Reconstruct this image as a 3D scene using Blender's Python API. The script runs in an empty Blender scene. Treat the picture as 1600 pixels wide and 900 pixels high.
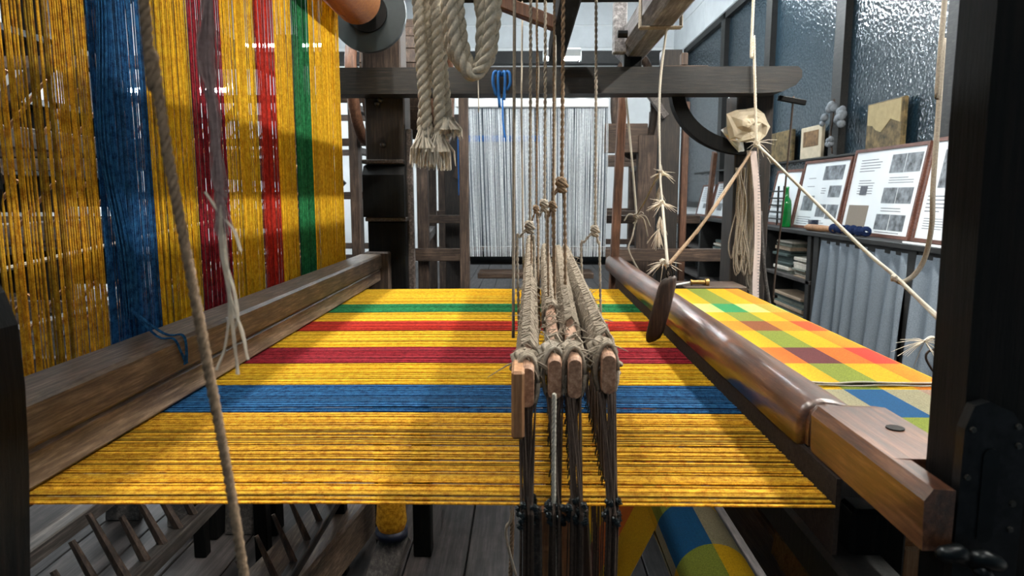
import bpy, math, random
from mathutils import Vector, Matrix
random.seed(7)
R = random.Random(11)
scn = bpy.context.scene
C = scn.collection
# ------------------------------------------------------------------ camera
FPX = 1067.0
TH = math.atan(146 / FPX); PS = math.atan(19 / FPX * math.cos(TH))
CAM = Vector((0, 0, 1.21))
cd = bpy.data.cameras.new('camera'); cam = bpy.data.objects.new('camera', cd); C.objects.link(cam)
cd.sensor_width = 36; cd.lens = FPX / 1600 * 36; cd.clip_start = 0.05; cd.clip_end = 100
cam.location = CAM; cam.rotation_euler = (math.pi / 2 - TH, 0, PS)
scn.camera = cam
cd.dof.use_dof = True; cd.dof.focus_distance = 1.5; cd.dof.aperture_fstop = 9.0
# ------------------------------------------------------------------ world and exposure
w = bpy.data.worlds.new('world'); scn.world = w; w.use_nodes = True
w.node_tree.nodes['Background'].inputs[0].default_value = (0.38, 0.66, 0.85, 1)
w.node_tree.nodes['Background'].inputs[1].default_value = 0.16
scn.view_settings.view_transform = 'Standard'; scn.view_settings.look = 'None'
scn.view_settings.gamma = 1; scn.view_settings.use_curve_mapping = False
scn.view_settings.exposure = -0.12
LAMP, LAMP_R, LAMP_C, LAMP_F = 330.0, 640.0, 540.0, 105.0                                   # tube emission: the two loom lines, background tubes, added front fill
# ------------------------------------------------------------------ measuring: a pixel of the photo to a point at a known depth, side or height
_fw = Vector((-math.sin(PS) * math.cos(TH), math.cos(PS) * math.cos(TH), -math.sin(TH)))
_rt = Vector((math.cos(PS), math.sin(PS), 0)); _up = _rt.cross(_fw)
def P(px, py, X=None, Y=None, Z=None):
    v = _fw + _rt * ((px - 800) / FPX) + _up * (-(py - 450) / FPX)
    t = X / v.x if X is not None else (Y / v.y if Y is not None else (Z - CAM.z) / v.z)
    return CAM + v * t
def srgb(r, g, b):
    f = lambda c: (c / 12.92 if c <= .04045 else ((c + .055) / 1.055) ** 2.4)
    return (f(r / 255), f(g / 255), f(b / 255), 1)
# ------------------------------------------------------------------ materials
MATS = {}
def newmat(name):
    m = bpy.data.materials.new(name); m.use_nodes = True
    MATS[name] = m
    return m, m.node_tree.nodes, m.node_tree.links, m.node_tree.nodes['Principled BSDF']
def mapped(N, L, scale, coord='Object'):
    tc = N.new('ShaderNodeTexCoord'); mp = N.new('ShaderNodeMapping'); mp.inputs['Scale'].default_value = scale
    L.new(tc.outputs[coord], mp.inputs[0]); return mp.outputs[0]
def noise(N, L, vec, scale, detail=4, rough=.6):
    n = N.new('ShaderNodeTexNoise'); n.inputs['Scale'].default_value = scale; n.inputs['Detail'].default_value = detail
    n.inputs['Roughness'].default_value = rough; L.new(vec, n.inputs['Vector']); return n.outputs['Fac']
def ramp(N, L, fac, stops, const=False):
    r = N.new('ShaderNodeValToRGB'); e = r.color_ramp.elements
    if const: r.color_ramp.interpolation = 'CONSTANT'
    while len(e) < len(stops): e.new(.5)
    for i, (p, c) in enumerate(stops): e[i].position = p; e[i].color = c
    L.new(fac, r.inputs[0]); return r.outputs[0]
def bump(N, L, h, b, strength=.3, dist=.002):
    n = N.new('ShaderNodeBump'); n.inputs['Strength'].default_value = strength; n.inputs['Distance'].default_value = dist
    L.new(h, n.inputs['Height']); L.new(n.outputs[0], b.inputs['Normal'])
def wood(name, dark, mid, light, axis='y', rough=.6, grain=60, spec=.4, wear=.35):
    m, N, L, b = newmat(name)
    s = {'x': (.06, 1, 1), 'y': (1, .06, 1), 'z': (1, 1, .06)}[axis]
    v = mapped(N, L, s); g = noise(N, L, v, grain * 2.2, 7, .72)
    col = ramp(N, L, g, [(.28, dark), (.5, mid), (.74, light)])
    v2 = mapped(N, L, (1, 1, 1)); p = noise(N, L, v2, 7, 5, .65)
    pr = ramp(N, L, p, [(.36, (.35, .33, .32, 1)), (.62, (1, 1, 1, 1))])
    mx = N.new('ShaderNodeMixRGB'); mx.blend_type = 'MULTIPLY'; mx.inputs[0].default_value = wear * 2
    L.new(col, mx.inputs[1]); L.new(pr, mx.inputs[2]); L.new(mx.outputs[0], b.inputs['Base Color'])
    b.inputs['Roughness'].default_value = rough; b.inputs['Specular IOR Level'].default_value = spec
    bump(N, L, g, b, .5, .002)
    return m
def plain(name, col, rough=.6, metal=0, var=.25, scale=30, spec=.4, bmp=.2, col2=None):
    m, N, L, b = newmat(name)
    v = mapped(N, L, (1, 1, 1)); n = noise(N, L, v, scale, 5, .65)
    c2 = col2 if col2 else tuple(min(1, c * (1 + var)) for c in col[:3]) + (1,)
    c1 = tuple(c * (1 - var) for c in col[:3]) + (1,)
    L.new(ramp(N, L, n, [(.3, c1), (.7, c2)]), b.inputs['Base Color'])
    b.inputs['Roughness'].default_value = rough; b.inputs['Metallic'].default_value = metal
    b.inputs['Specular IOR Level'].default_value = spec
    if bmp: bump(N, L, n, b, bmp, .002)
    return m
def yarn(name, dark, light, sheen=.06, scale=1600, tint=False):
    m, N, L, b = newmat(name)
    v = mapped(N, L, (1, 1, 1)); n = noise(N, L, v, scale * .35, 3, .7); n2 = noise(N, L, mapped(N, L, (30, 30, 30)), 3.0, 2)
    a = N.new('ShaderNodeMath'); a.operation = 'ADD'; L.new(n, a.inputs[0]); L.new(n2, a.inputs[1])
    h = N.new('ShaderNodeMath'); h.operation = 'MULTIPLY'; h.inputs[1].default_value = .5; L.new(a.outputs[0], h.inputs[0])
    rmp0 = ramp(N, L, h.outputs[0], [(.38, dark), (.60, light)])
    at = N.new('ShaderNodeAttribute'); at.attribute_name = 'Col'
    mt = N.new('ShaderNodeMixRGB'); mt.blend_type = 'MULTIPLY'; mt.inputs[0].default_value = 1 if tint else 0
    L.new(rmp0, mt.inputs[1]); L.new(at.outputs['Color'], mt.inputs[2]); rmp = mt.outputs[0]
    L.new(rmp, b.inputs['Base Color'])
    b.inputs['Roughness'].default_value = .75; b.inputs['Specular IOR Level'].default_value = .2
    b.inputs['Sheen Weight'].default_value = sheen
    tr = N.new('ShaderNodeBsdfTranslucent'); mx = N.new('ShaderNodeMixShader'); mx.inputs[0].default_value = .42
    L.new(rmp, tr.inputs[0]); L.new(b.outputs[0], mx.inputs[1]); L.new(tr.outputs[0], mx.inputs[2])
    L.new(mx.outputs[0], N['Material Output'].inputs[0])
    return m
S = srgb
wood('loom_wood', S(44, 38, 32), S(108, 90, 74), S(172, 152, 132), 'y', .5, 70)
wood('loom_wood_dark', S(12, 13, 13), S(40, 34, 30), S(78, 62, 50), 'z', .55, 60)
wood('post_black', S(3, 6, 7), S(11, 12, 12), S(28, 23, 20), 'z', .6, 50, .12)
wood('rail_dark', S(10, 13, 14), S(32, 32, 31), S(70, 60, 52), 'x', .5, 60)
wood('beam_grey', S(30, 28, 28), S(70, 62, 58), S(140, 130, 126), 'y', .4, 60)
wood('beater_wood', S(38, 20, 11), S(94, 56, 34), S(148, 102, 70), 'y', .32, 60, .6, .45)
MATS['beater_wood'].node_tree.nodes['Principled BSDF'].inputs['Coat Weight'].default_value = .6
MATS['beater_wood'].node_tree.nodes['Principled BSDF'].inputs['Coat Roughness'].default_value = .2
wood('sword_red', S(48, 30, 22), S(98, 66, 48), S(136, 102, 82), 'z', .5, 50)
wood('bar_wood', S(96, 68, 50), S(150, 114, 90), S(196, 164, 140), 'y', .6, 80)
wood('toggle_wood', S(18, 13, 11), S(48, 34, 27), S(92, 70, 56), 'z', .45, 60)
wood('old_wood', S(26, 22, 20), S(68, 54, 45), S(118, 98, 84), 'z', .65, 45)
wood('old_wood_x', S(28, 23, 20), S(74, 58, 47), S(122, 100, 84), 'x', .65, 45)
wood('grey_wood_y', S(26, 26, 27), S(66, 62, 60), S(116, 110, 104), 'y', .65, 50)
wood('floor_wood', S(22, 21, 22), S(56, 52, 52), S(94, 88, 86), 'y', .6, 26)
wood('cabinet_wood', S(10, 14, 15), S(30, 31, 31), S(60, 55, 50), 'y', .55, 50)
wood('light_wood', S(120, 82, 54), S(168, 122, 84), S(206, 166, 126), 'z', .6, 60)
wood('frame_wood', S(60, 34, 28), S(104, 66, 54), S(140, 98, 82), 'y', .5, 60)
wood('beam_pale', S(52, 50, 52), S(122, 120, 122), S(188, 186, 188), 'y', .5, 40)
plain('black_metal', S(18, 22, 24), .35, .6, .3, 40)
plain('iron', S(36, 38, 40), .4, .8, .4, 60)
plain('bolt_metal', S(80, 78, 74), .35, .9, .3, 60)
plain('brass', S(176, 140, 84), .35, .9, .25, 60)
plain('white_wall', S(232, 235, 236), .85, 0, .05, 3, .2, .1)
plain('wall_panel', S(214, 219, 222), .85, 0, .07, 5, .2, .25)
plain('ceiling_dark', S(60, 76, 84), .8, 0, .15, 3)
plain('dark_gap', S(24, 28, 30), .9, 0, .2, 10)
plain('white_paint', S(222, 226, 228), .5, 0, .05, 10)
plain('paper', S(232, 236, 238), .55, 0, .04, 20, .3, .05)
plain('cream_paper', S(184, 172, 150), .8, 0, .15, 18, .2, .5)
plain('ink', S(92, 96, 104), .8, 0, .2, 50, .2, 0)
plain('rope_grey', S(196, 186, 168), .95, 0, .25, 300, .1, .6)
plain('rope_brown', S(134, 114, 94), .95, 0, .35, 200, .1, .6)
plain('cord', S(146, 138, 126), .95, 0, .25, 200, .1, .4)
plain('cord_light', S(172, 166, 154), .9, 0, .15, 200, .1, .4)
plain('twine', S(140, 130, 116), .95, 0, .45, 250, .1, .5)
plain('heddle', S(58, 48, 42), .8, 0, .4, 200, .2, 0)
plain('heddle_eye', S(20, 30, 34), .35, .4, .4, 200, .5, 0)
plain('fray', S(204, 194, 178), .95, 0, .2, 200, .1, 0)
plain('mauve_yarn', S(150, 130, 128), .95, 0, .3, 200, .1, 0)
plain('green_glass', S(8, 120, 50), .1, 0, .3, 10, .7, 0)
plain('navy_yarn', S(22, 38, 74), .9, 0, .4, 90, .2, .6)
plain('navy_paint', S(20, 28, 48), .4, 0, .2, 30)
plain('tape', S(206, 190, 184), .6, 0, .08, 60)
plain('ribbon_blue', S(24, 92, 160), .7, 0, .25, 80)
plain('curtain_grey', S(112, 122, 132), .9, 0, .25, 160, .2, .5)
plain('painting', S(84, 66, 46), .6, 0, .5, 20, .3, 0, S(140, 108, 72))
plain('painting_green', S(54, 60, 40), .6, 0, .75, 16, .3, 0, S(128, 108, 72))
plain('canvas_light', S(158, 142, 104), .7, 0, .15, 20, .3, 0)
plain('photo_bw', S(58, 64, 72), .4, 0, .9, 15, .4, 0, S(150, 158, 166))
plain('fabric_sample', S(132, 124, 114), .95, 0, .2, 300, .1, .6)
plain('book_a', S(120, 126, 116), .7); plain('book_b', S(196, 190, 178), .7); plain('book_c', S(70, 84, 82), .7); plain('book_d', S(150, 132, 112), .7)
plain('cotton', S(132, 138, 144), .95, 0, .15, 60, .1, .6)
plain('rag', S(112, 96, 66), .95, 0, .35, 120, .1, .6)
plain('lamp_white', S(226, 230, 230), .45, 0, .03, 10)
plain('flange', S(30, 38, 40), .45, 0, .3, 14)
plain('creel_orange', S(220, 104, 50), .8)
Yc = dict(yellow=(S(206, 148, 8), S(253, 218, 52)), gold=(S(184, 120, 10), S(252, 208, 62)), blue=(S(8, 54, 100), S(50, 122, 178)), dark_red=(S(110, 14, 30), S(190, 44, 60)),
          red=(S(168, 30, 20), S(226, 66, 44)), green=(S(14, 92, 52), S(54, 158, 96)), white=(S(196, 204, 212), S(244, 248, 250)), orange=(S(146, 82, 2), S(176, 108, 8)))
for k, (a, b_) in Yc.items():
    yarn('yarn_' + k, a, b_); yarn('warp_' + k, a, b_, tint=True)
def emit(name, col, st):
    m = bpy.data.materials.new(name); m.use_nodes = True; N = m.node_tree.nodes; b = N['Principled BSDF']
    b.inputs['Emission Color'].default_value = col; b.inputs['Emission Strength'].default_value = st
    MATS[name] = m
emit('tube_light', (1.0, .96, .88, 1), LAMP)
emit('tube_light_right', (1.0, .96, .88, 1), LAMP_R)
emit('front_fill_light', (1.0, .96, .9, 1), LAMP_F)
emit('tube_light_cool', (.90, .97, 1.0, 1), LAMP_C)
def frosted():
    m, N, L, b = newmat('frosted_glass')
    v = mapped(N, L, (1, 1, 1)); vo = N.new('ShaderNodeTexVoronoi'); vo.inputs['Scale'].default_value = 34; L.new(v, vo.inputs['Vector'])
    n = noise(N, L, v, 40, 3)
    a = N.new('ShaderNodeMath'); a.operation = 'ADD'; L.new(vo.outputs['Distance'], a.inputs[0]); L.new(n, a.inputs[1])
    b.inputs['Base Color'].default_value = S(26, 44, 54); b.inputs['Roughness'].default_value = .16
    b.inputs['Specular IOR Level'].default_value = .9
    bump(N, L, a.outputs[0], b, .5, .01)
frosted()
def poster_glass():
    m, N, L, b = newmat('poster_sheet')
    v = mapped(N, L, (1, 1, 1)); n = noise(N, L, v, 2, 2)
    L.new(ramp(N, L, n, [(.3, S(214, 222, 228)), (.7, S(238, 242, 244))]), b.inputs['Base Color'])
    b.inputs['Roughness'].default_value = .12; b.inputs['Specular IOR Level'].default_value = .5
poster_glass()
def clothmat():
    m, N, L, b = newmat('check_cloth')
    at = N.new('ShaderNodeAttribute'); at.attribute_name = 'Col'
    v = mapped(N, L, (1, 1, 1)); n = noise(N, L, v, 420, 2, .6)
    r = ramp(N, L, n, [(.3, (.62, .62, .62, 1)), (.68, (1.12, 1.12, 1.12, 1))])
    mx = N.new('ShaderNodeMixRGB'); mx.blend_type = 'MULTIPLY'; mx.inputs[0].default_value = 1
    L.new(at.outputs['Color'], mx.inputs[1]); L.new(r, mx.inputs[2]); L.new(mx.outputs[0], b.inputs['Base Color'])
    b.inputs['Roughness'].default_value = .85; b.inputs['Specular IOR Level'].default_value = .2
    bump(N, L, n, b, .4, .001)
clothmat()
# ------------------------------------------------------------------ building helpers
def new_root(name, loc, label, cat, group=None):
    o = bpy.data.objects.new(name, None); C.objects.link(o); o.location = loc; o.empty_display_size = .05
    o['label'] = label; o['category'] = cat
    if group: o['group'] = group
    o['_o'] = tuple(loc)
    return o
def tag(o, label, cat, group=None):
    o['label'] = label; o['category'] = cat
    if group: o['group'] = group
    return o
ORI = {}
def origin(o): return ORI.get(o, Vector(o['_o']) if '_o' in o.keys() else Vector((0, 0, 0)))
class MB:
    def __init__(s): s.v = []; s.f = []; s.c = None
    def add(s, vs, fs):
        k = len(s.v); s.v += [tuple(v) for v in vs]; s.f += [tuple(i + k for i in f) for f in fs]; return s
    def box(s, x0, x1, y0, y1, z0, z1, bev=0):
        if bev <= 0:
            return s.add([(x, y, z) for x in (x0, x1) for y in (y0, y1) for z in (z0, z1)],
                         [(0, 1, 3, 2), (4, 6, 7, 5), (0, 4, 5, 1), (2, 3, 7, 6), (0, 2, 6, 4), (1, 5, 7, 3)])
        return s.hull_box(Vector(((x0 + x1) / 2, (y0 + y1) / 2, (z0 + z1) / 2)), Vector((1, 0, 0)), Vector((0, 1, 0)), Vector((0, 0, 1)), (x1 - x0) / 2, (y1 - y0) / 2, (z1 - z0) / 2, bev)
    def hull_box(s, c, ax, ay, az, hx, hy, hz, b):
        b = min(b, hx * .9, hy * .9, hz * .9)
        idx = {}; vs = []
        for sx in (-1, 1):
            for sy in (-1, 1):
                for sz in (-1, 1):
                    for k in range(3):
                        d = [hx, hy, hz]
                        for q in range(3):
                            if q != k: d[q] -= b
                        idx[(sx, sy, sz, k)] = len(vs); vs.append(c + ax * sx * d[0] + ay * sy * d[1] + az * sz * d[2])
        fs = []
        I = idx
        for sg in (-1, 1):
            fs.append([I[(sg, a, b2, 0)] for a, b2 in ((-1, -1), (1, -1), (1, 1), (-1, 1))])
            fs.append([I[(a, sg, b2, 1)] for a, b2 in ((-1, -1), (1, -1), (1, 1), (-1, 1))])
            fs.append([I[(a, b2, sg, 2)] for a, b2 in ((-1, -1), (1, -1), (1, 1), (-1, 1))])
        for a in (-1, 1):
            for b2 in (-1, 1):
                fs.append([I[(a, b2, -1, 0)], I[(a, b2, 1, 0)], I[(a, b2, 1, 1)], I[(a, b2, -1, 1)]])
                fs.append([I[(a, -1, b2, 0)], I[(a, 1, b2, 0)], I[(a, 1, b2, 2)], I[(a, -1, b2, 2)]])
                fs.append([I[(-1, a, b2, 1)], I[(1, a, b2, 1)], I[(1, a, b2, 2)], I[(-1, a, b2, 2)]])
                for c2 in (-1, 1): fs.append([I[(a, b2, c2, k)] for k in range(3)])
        return s.add(vs, fs)
    def bar(s, p, q, wd, ht, up=(0, 0, 1), bev=.004):
        p = Vector(p); q = Vector(q); d = (q - p); l = d.length; d.normalize()
        sx = d.cross(Vector(up))
        if sx.length < 1e-4: sx = d.cross(Vector((1, 0, 0)))
        sx.normalize(); u = sx.cross(d).normalized()
        return s.hull_box((p + q) / 2, sx, d, u, wd / 2, l / 2, ht / 2, bev)
    def tube(s, pts, r, n=6, cap=True):
        pts = [Vector(p) for p in pts]; m = len(pts); rr = r if isinstance(r, (list, tuple)) else [r] * m
        vs = []; fs = []; u = None
        for i, p in enumerate(pts):
            t = (pts[min(i + 1, m - 1)] - pts[max(i - 1, 0)])
            if t.length < 1e-9: t = Vector((0, 0, 1))
            t.normalize()
            if u is None:
                u = t.cross(Vector((0, 0, 1)) if abs(t.z) < .9 else Vector((1, 0, 0))).normalized()
            else:
                u = (u - t * u.dot(t))
                if u.length < 1e-6: u = t.orthogonal()
                u.normalize()
            v = t.cross(u)
            for k in range(n):
                a = 2 * math.pi * k / n; vs.append(p + u * (math.cos(a) * rr[i]) + v * (math.sin(a) * rr[i]))
        for i in range(m - 1):
            for k in range(n):
                k2 = (k + 1) % n; fs.append((i * n + k, i * n + k2, (i + 1) * n + k2, (i + 1) * n + k))
        if cap: fs.append(tuple(range(n))[::-1]); fs.append(tuple((m - 1) * n + k for k in range(n)))
        return s.add(vs, fs)
    def rope(s, pts, r, strands=3, pitch=None, n=6, step=None):
        pts = smooth(pts, 14); pitch = pitch or r * 6; step = step or pitch / 8
        # resample
        out = [pts[0]]; acc = 0
        for a, b in zip(pts, pts[1:]):
            d = (b - a).length
            k = max(1, int(d / step))
            for i in range(1, k + 1): out.append(a.lerp(b, i / k))
        L_ = 0; ch = [[] for _ in range(strands)]; u = None
        for i, p in enumerate(out):
            t = (out[min(i + 1, len(out) - 1)] - out[max(i - 1, 0)]).normalized()
            if u is None: u = t.orthogonal().normalized()
            else: u = (u - t * u.dot(t)).normalized()
            v = t.cross(u)
            if i: L_ += (p - out[i - 1]).length
            for k in range(strands):
                a = 2 * math.pi * (L_ / pitch + k / strands)
                ch[k].append(p + (u * math.cos(a) + v * math.sin(a)) * r * .5)
        for c in ch: s.tube(c, r * .56, n)
        return s
    def prism(s, poly, a0, a1, axis='y'):
        n = len(poly); mk = {'y': lambda p, a: (p[0], a, p[1]), 'x': lambda p, a: (a, p[0], p[1]), 'z': lambda p, a: (p[0], p[1], a)}[axis]
        vs = [mk(p, a0) for p in poly] + [mk(p, a1) for p in poly]
        return s.add(vs, [tuple(range(n)), tuple(range(n, 2 * n))[::-1]] + [(i, (i + 1) % n, n + (i + 1) % n, n + i) for i in range(n)])
    def cyl(s, p, q, r0, r1=None, n=24): return s.tube([p, q], [r0, r0 if r1 is None else r1], n)
    def loft(s, rings, cap=True):
        n = len(rings[0]); vs = [p for r in rings for p in r]; fs = []
        for i in range(len(rings) - 1):
            for k in range(n):
                k2 = (k + 1) % n; fs.append((i * n + k, i * n + k2, (i + 1) * n + k2, (i + 1) * n + k))
        if cap: fs.append(tuple(range(n))[::-1]); fs.append(tuple((len(rings) - 1) * n + k for k in range(n)))
        return s.add(vs, fs)
    def grid(s, fn, nu, nv, thick=0, nrm=(0, 0, 1)):
        vs = [fn(i / nu, j / nv) for i in range(nu + 1) for j in range(nv + 1)]
        fs = [(i * (nv + 1) + j, (i + 1) * (nv + 1) + j, (i + 1) * (nv + 1) + j + 1, i * (nv + 1) + j + 1) for i in range(nu) for j in range(nv)]
        if thick:
            k = len(vs); nn = Vector(nrm) * thick
            vs = vs + [tuple(Vector(v) - nn) for v in vs]
            fs = fs + [tuple(a + k for a in f[::-1]) for f in fs]
            bd = [i * (nv + 1) for i in range(nu + 1)] + [nu * (nv + 1) + j for j in range(1, nv + 1)] + [i * (nv + 1) + nv for i in range(nu - 1, -1, -1)] + [j for j in range(nv - 1, 0, -1)]
            for a, b in zip(bd, bd[1:] + bd[:1]): fs.append((a, a + k, b + k, b))
        return s.add(vs, fs)
    def build(s, name, mat, parent=None, smooth_=False, colors=None):
        me = bpy.data.meshes.new(name)
        if parent is None:
            xs = [v[0] for v in s.v]; ys = [v[1] for v in s.v]; zs = [v[2] for v in s.v]
            o0 = Vector(((min(xs) + max(xs)) / 2, (min(ys) + max(ys)) / 2, min(zs)))
        else: o0 = origin(parent)
        me.from_pydata([(v[0] - o0.x, v[1] - o0.y, v[2] - o0.z) for v in s.v], [], s.f); me.validate()
        me.materials.append(MATS[mat])
        if smooth_:
            for p in me.polygons: p.use_smooth = True
        if colors:
            ca = me.color_attributes.new('Col', 'FLOAT_COLOR', 'CORNER')
            for p in me.polygons:
                for li in p.loop_indices: ca.data[li].color = colors(p.index)
        o = bpy.data.objects.new(name, me); C.objects.link(o)
        ORI[o] = o0.copy()
        if parent is None: o.location = o0
        else: o.parent = parent
        return o
def smooth(pts, k=8):
    pts = [Vector(p) for p in pts]
    if len(pts) < 3: return [pts[0].lerp(pts[-1], i / k) for i in range(k + 1)]
    out = []; e = [pts[0] * 2 - pts[1]] + pts + [pts[-1] * 2 - pts[-2]]
    for i in range(1, len(e) - 2):
        a, b, c, d = e[i - 1:i + 3]
        for j in range(k):
            t = j / k
            out.append(.5 * ((2 * b) + (c - a) * t + (2 * a - 5 * b + 4 * c - d) * t * t + (3 * b - a - 3 * c + d) * t ** 3))
    out.append(pts[-1]); return out
def struct(o): o['kind'] = 'structure'; return o
def root_at(name, loc, label, cat, group=None): return new_root(name, Vector(loc), label, cat, group)

# ================================================================== the room
FZ = 0.0
floor = MB().box(-5, 2.65, -1.5, 12.4, -.06, -.02).build('floor', 'dark_gap'); struct(floor)
x = -5.0; i = 0
while x < 2.6:
    wdt = .178 + .03 * R.random()
    x1 = min(x + wdt, 2.65)
    if x1 - x > .05:
        y = -1.5 + R.random() * 1.2; y = -1.5
        cuts = [-1.5] + sorted([R.uniform(.2, 4), R.uniform(5, 9)]) + [12.4]
        for a, b in zip(cuts, cuts[1:]):
            MB().box(x + .002, x1 - .003, a + .002, b - .002, -.02, FZ - R.random() * .003, .003).build('plank', 'floor_wood', floor)
    x = x1
wr = MB().box(2.6, 2.75, -1.5, 12.4, -.05, 1.02).box(2.6, 2.75, -1.5, 12.4, 3.52, 4.75).box(2.6, 2.75, 11.45, 12.4, 1.02, 3.52).build('wall_right', 'white_wall'); struct(wr)
ys = [12.35, 10.3, 8.9, 7.2, 5.6, 4.0]
for a, b in zip(ys[1:], ys):
    for z0, z1 in ((3.56, 3.98), (3.99, 4.7)):
        MB().box(2.585, 2.6, a + .008, b - .008, z0, z1 - .012, .004).build('panel', 'wall_panel', wr)
# window band in the right wall
mull = [11.45, 9.25, 7.55, 5.85, 4.3, 2.6]
for n_, (b, a) in enumerate(zip(mull, mull[1:])):
    wn = MB().box(2.56, 2.66, a + .02, b - .02, 3.44, 3.52).box(2.56, 2.66, a + .02, b - .02, 1.02, 1.10).box(2.56, 2.66, b - .11, b, 1.02, 3.52).box(2.56, 2.66, a, a + .06, 1.02, 3.52).build('window_%d' % (n_ + 1), 'cabinet_wood'); struct(wn)
    MB().box(2.62, 2.63, a + .06, b - .11, 1.10, 3.44).build('pane', 'frosted_glass', wn)
wb = MB().box(-5, 2.75, 12.4, 12.55, -.05, 4.75).build('wall_back', 'white_wall'); struct(wb)
for k in range(7):
    xa = -5 + k * 1.1
    for z0, z1 in ((3.75, 4.12), (4.13, 4.62)):
        MB().box(xa + .006, xa + 1.094, 12.385, 12.4, z0, z1 - .01, .004).build('panel', 'wall_panel', wb)
struct(MB().box(-5, 2.6, 12.2, 12.4, 3.45, 3.66).build('trim_1', 'cabinet_wood'))
struct(MB().box(-5, 2.6, 12.3, 12.4, 3.25, 3.40).build('trim_2', 'white_paint'))
wl = MB().box(-5.15, -5, -1.5, 12.55, -.05, 4.75).build('wall_left', 'white_wall'); struct(wl)
struct(MB().box(-5.15, 2.75, -1.5, 12.55, 4.75, 4.9).build('ceiling', 'ceiling_dark'))
tag(MB().tube([(-5, 11.6, 4.5), (2.6, 11.6, 4.5)], .05, 8).build('pipe', 'iron', None, True), 'dark pipe running across the room under the ceiling', 'pipe')

def lamp(c, length, axis, label, zc=4.74, mat='tube_light'):
    c = Vector(c); d = Vector((1, 0, 0)) if axis == 'x' else Vector((0, 1, 0)); sd = Vector((0, 1, 0)) if axis == 'x' else Vector((1, 0, 0))
    r = root_at('fluorescent_lamp', c, label, 'lamp', None)
    a = c - d * length / 2; b = c + d * length / 2
    MB().bar(a + Vector((0, 0, .075)), b + Vector((0, 0, .075)), .07, .05, (0, 0, 1), .006).build('housing', 'lamp_white', r)
    m = MB()
    for sg in (-1, 1): m.bar(a + sd * sg * .07 + Vector((0, 0, .045)), b + sd * sg * .07 + Vector((0, 0, .045)), .008, .07, sd * sg * .5 + Vector((0, 0, 1)), .001)
    m.build('reflector', 'lamp_white', r)
    MB().tube([a + d * .03, b - d * .03], .018, 8).build('tube', mat, r, True)
    for q in (a, b): MB().bar(q + Vector((0, 0, -.025)), q + Vector((0, 0, .07)), .05, .02, d, .003).build('end_cap', 'lamp_white', r)
    for q in (a + d * .2, b - d * .2): MB().tube([q + Vector((0, 0, .1)), Vector((q.x, q.y, zc))], .005, 5).build('hanger', 'iron', r)
lamp((-.53, 1.1, 2.95), 1.25, 'y', 'white fluorescent lamp hanging over the warp roller, near end')
lamp((-.53, 2.45, 2.95), 1.25, 'y', 'white fluorescent lamp hanging over the warp roller, far end')
lamp((1.7, 1.2, 2.75), 1.25, 'y', 'white fluorescent lamp hanging over the woven cloth side, near end', 4.74, 'tube_light_right')
lamp((1.7, 2.7, 2.75), 1.25, 'y', 'white fluorescent lamp hanging over the woven cloth side, far end', 4.74, 'tube_light_right')
lamp((.35, -.75, 2.95), 1.25, 'x', 'unseen tube lamp added behind the camera to light the ropes from the front', 4.74, 'front_fill_light')  # added fill lamp behind the camera, brightens the hanging ropes
lamp(P(878, 92, Y=7.0), .36, 'x', 'glowing fluorescent lamp behind the cords, beyond the cross rail', 4.74, 'tube_light_cool')
lamp(P(278, 141, Y=6.6), 1.0, 'x', 'glowing fluorescent lamp seen through the hanging yarns', 4.74, 'tube_light_cool')
lamp((.9, 9.3, 4.25), 1.25, 'x', 'unseen tube lamp added near the back wall to light the background', 4.74, 'tube_light_cool')  # added out of view to brighten the back of the room
lamp((1.3, 6.9, 3.4), 1.25, 'y', 'unseen tube lamp added in front of the framed posters to light the background', 4.74, 'tube_light_cool')  # added background fill, set back to spare the warp
lamp((-1.95, 3.2, 2.95), 1.25, 'y', 'unseen tube lamp added over the peg creel to backlight the yarns', 4.74, 'tube_light_cool')  # added backlight, shines through the hanging yarn sheet
lamp((-3.2, 9.5, 3.2), 1.25, 'x', 'tube lamp added at the far left end of the room to light the background', 4.74, 'tube_light_cool')  # extra lamp added for background brightness

# ================================================================== the near loom frame
WZ = .85; SX = -.685
loom = root_at('hand_loom', (0, 1.8, 0), 'old dark wooden hand loom frame with bolted posts, carrying the striped warp', 'loom')
# near left post with its wavy profile
pl = [(-.63, 0), (-.489, 0), (-.489, .80), (-.476, .95), (-.472, 1.03), (-.473, 1.09), (-.482, 1.12), (-.494, 1.14), (-.4935, 1.165), (-.481, 1.185), (-.474, 1.215), (-.475, 1.235), (-.487, 1.25), (-.515, 1.27), (-.63, 1.29)]
MB().prism(pl, .55, .62).build('front_post', 'post_black', loom)
MB().cyl((-.482, .545, 1.01), (-.482, .551, 1.01), .006, .004, 10).build('wooden_peg', 'sword_red', loom)
# back beam planks the warp runs under
MB().box(-.676, -.585, .63, 2.79, .908, .968, .006).build('back_beam_plank', 'loom_wood', loom)
MB().box(-.672, -.590, .63, 2.785, .857, .907, .005).build('back_beam_plank', 'loom_wood', loom)
MB().box(-.66, -.555, 2.785, 2.86, .80, .975, .005).build('tenon_block', 'old_wood', loom)
# knee roller the warp turns around
MB().cyl((-.66, .64, .822), (-.66, 2.8, .822), .0225, None, 16).build('knee_roller', 'loom_wood', loom, True)
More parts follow.
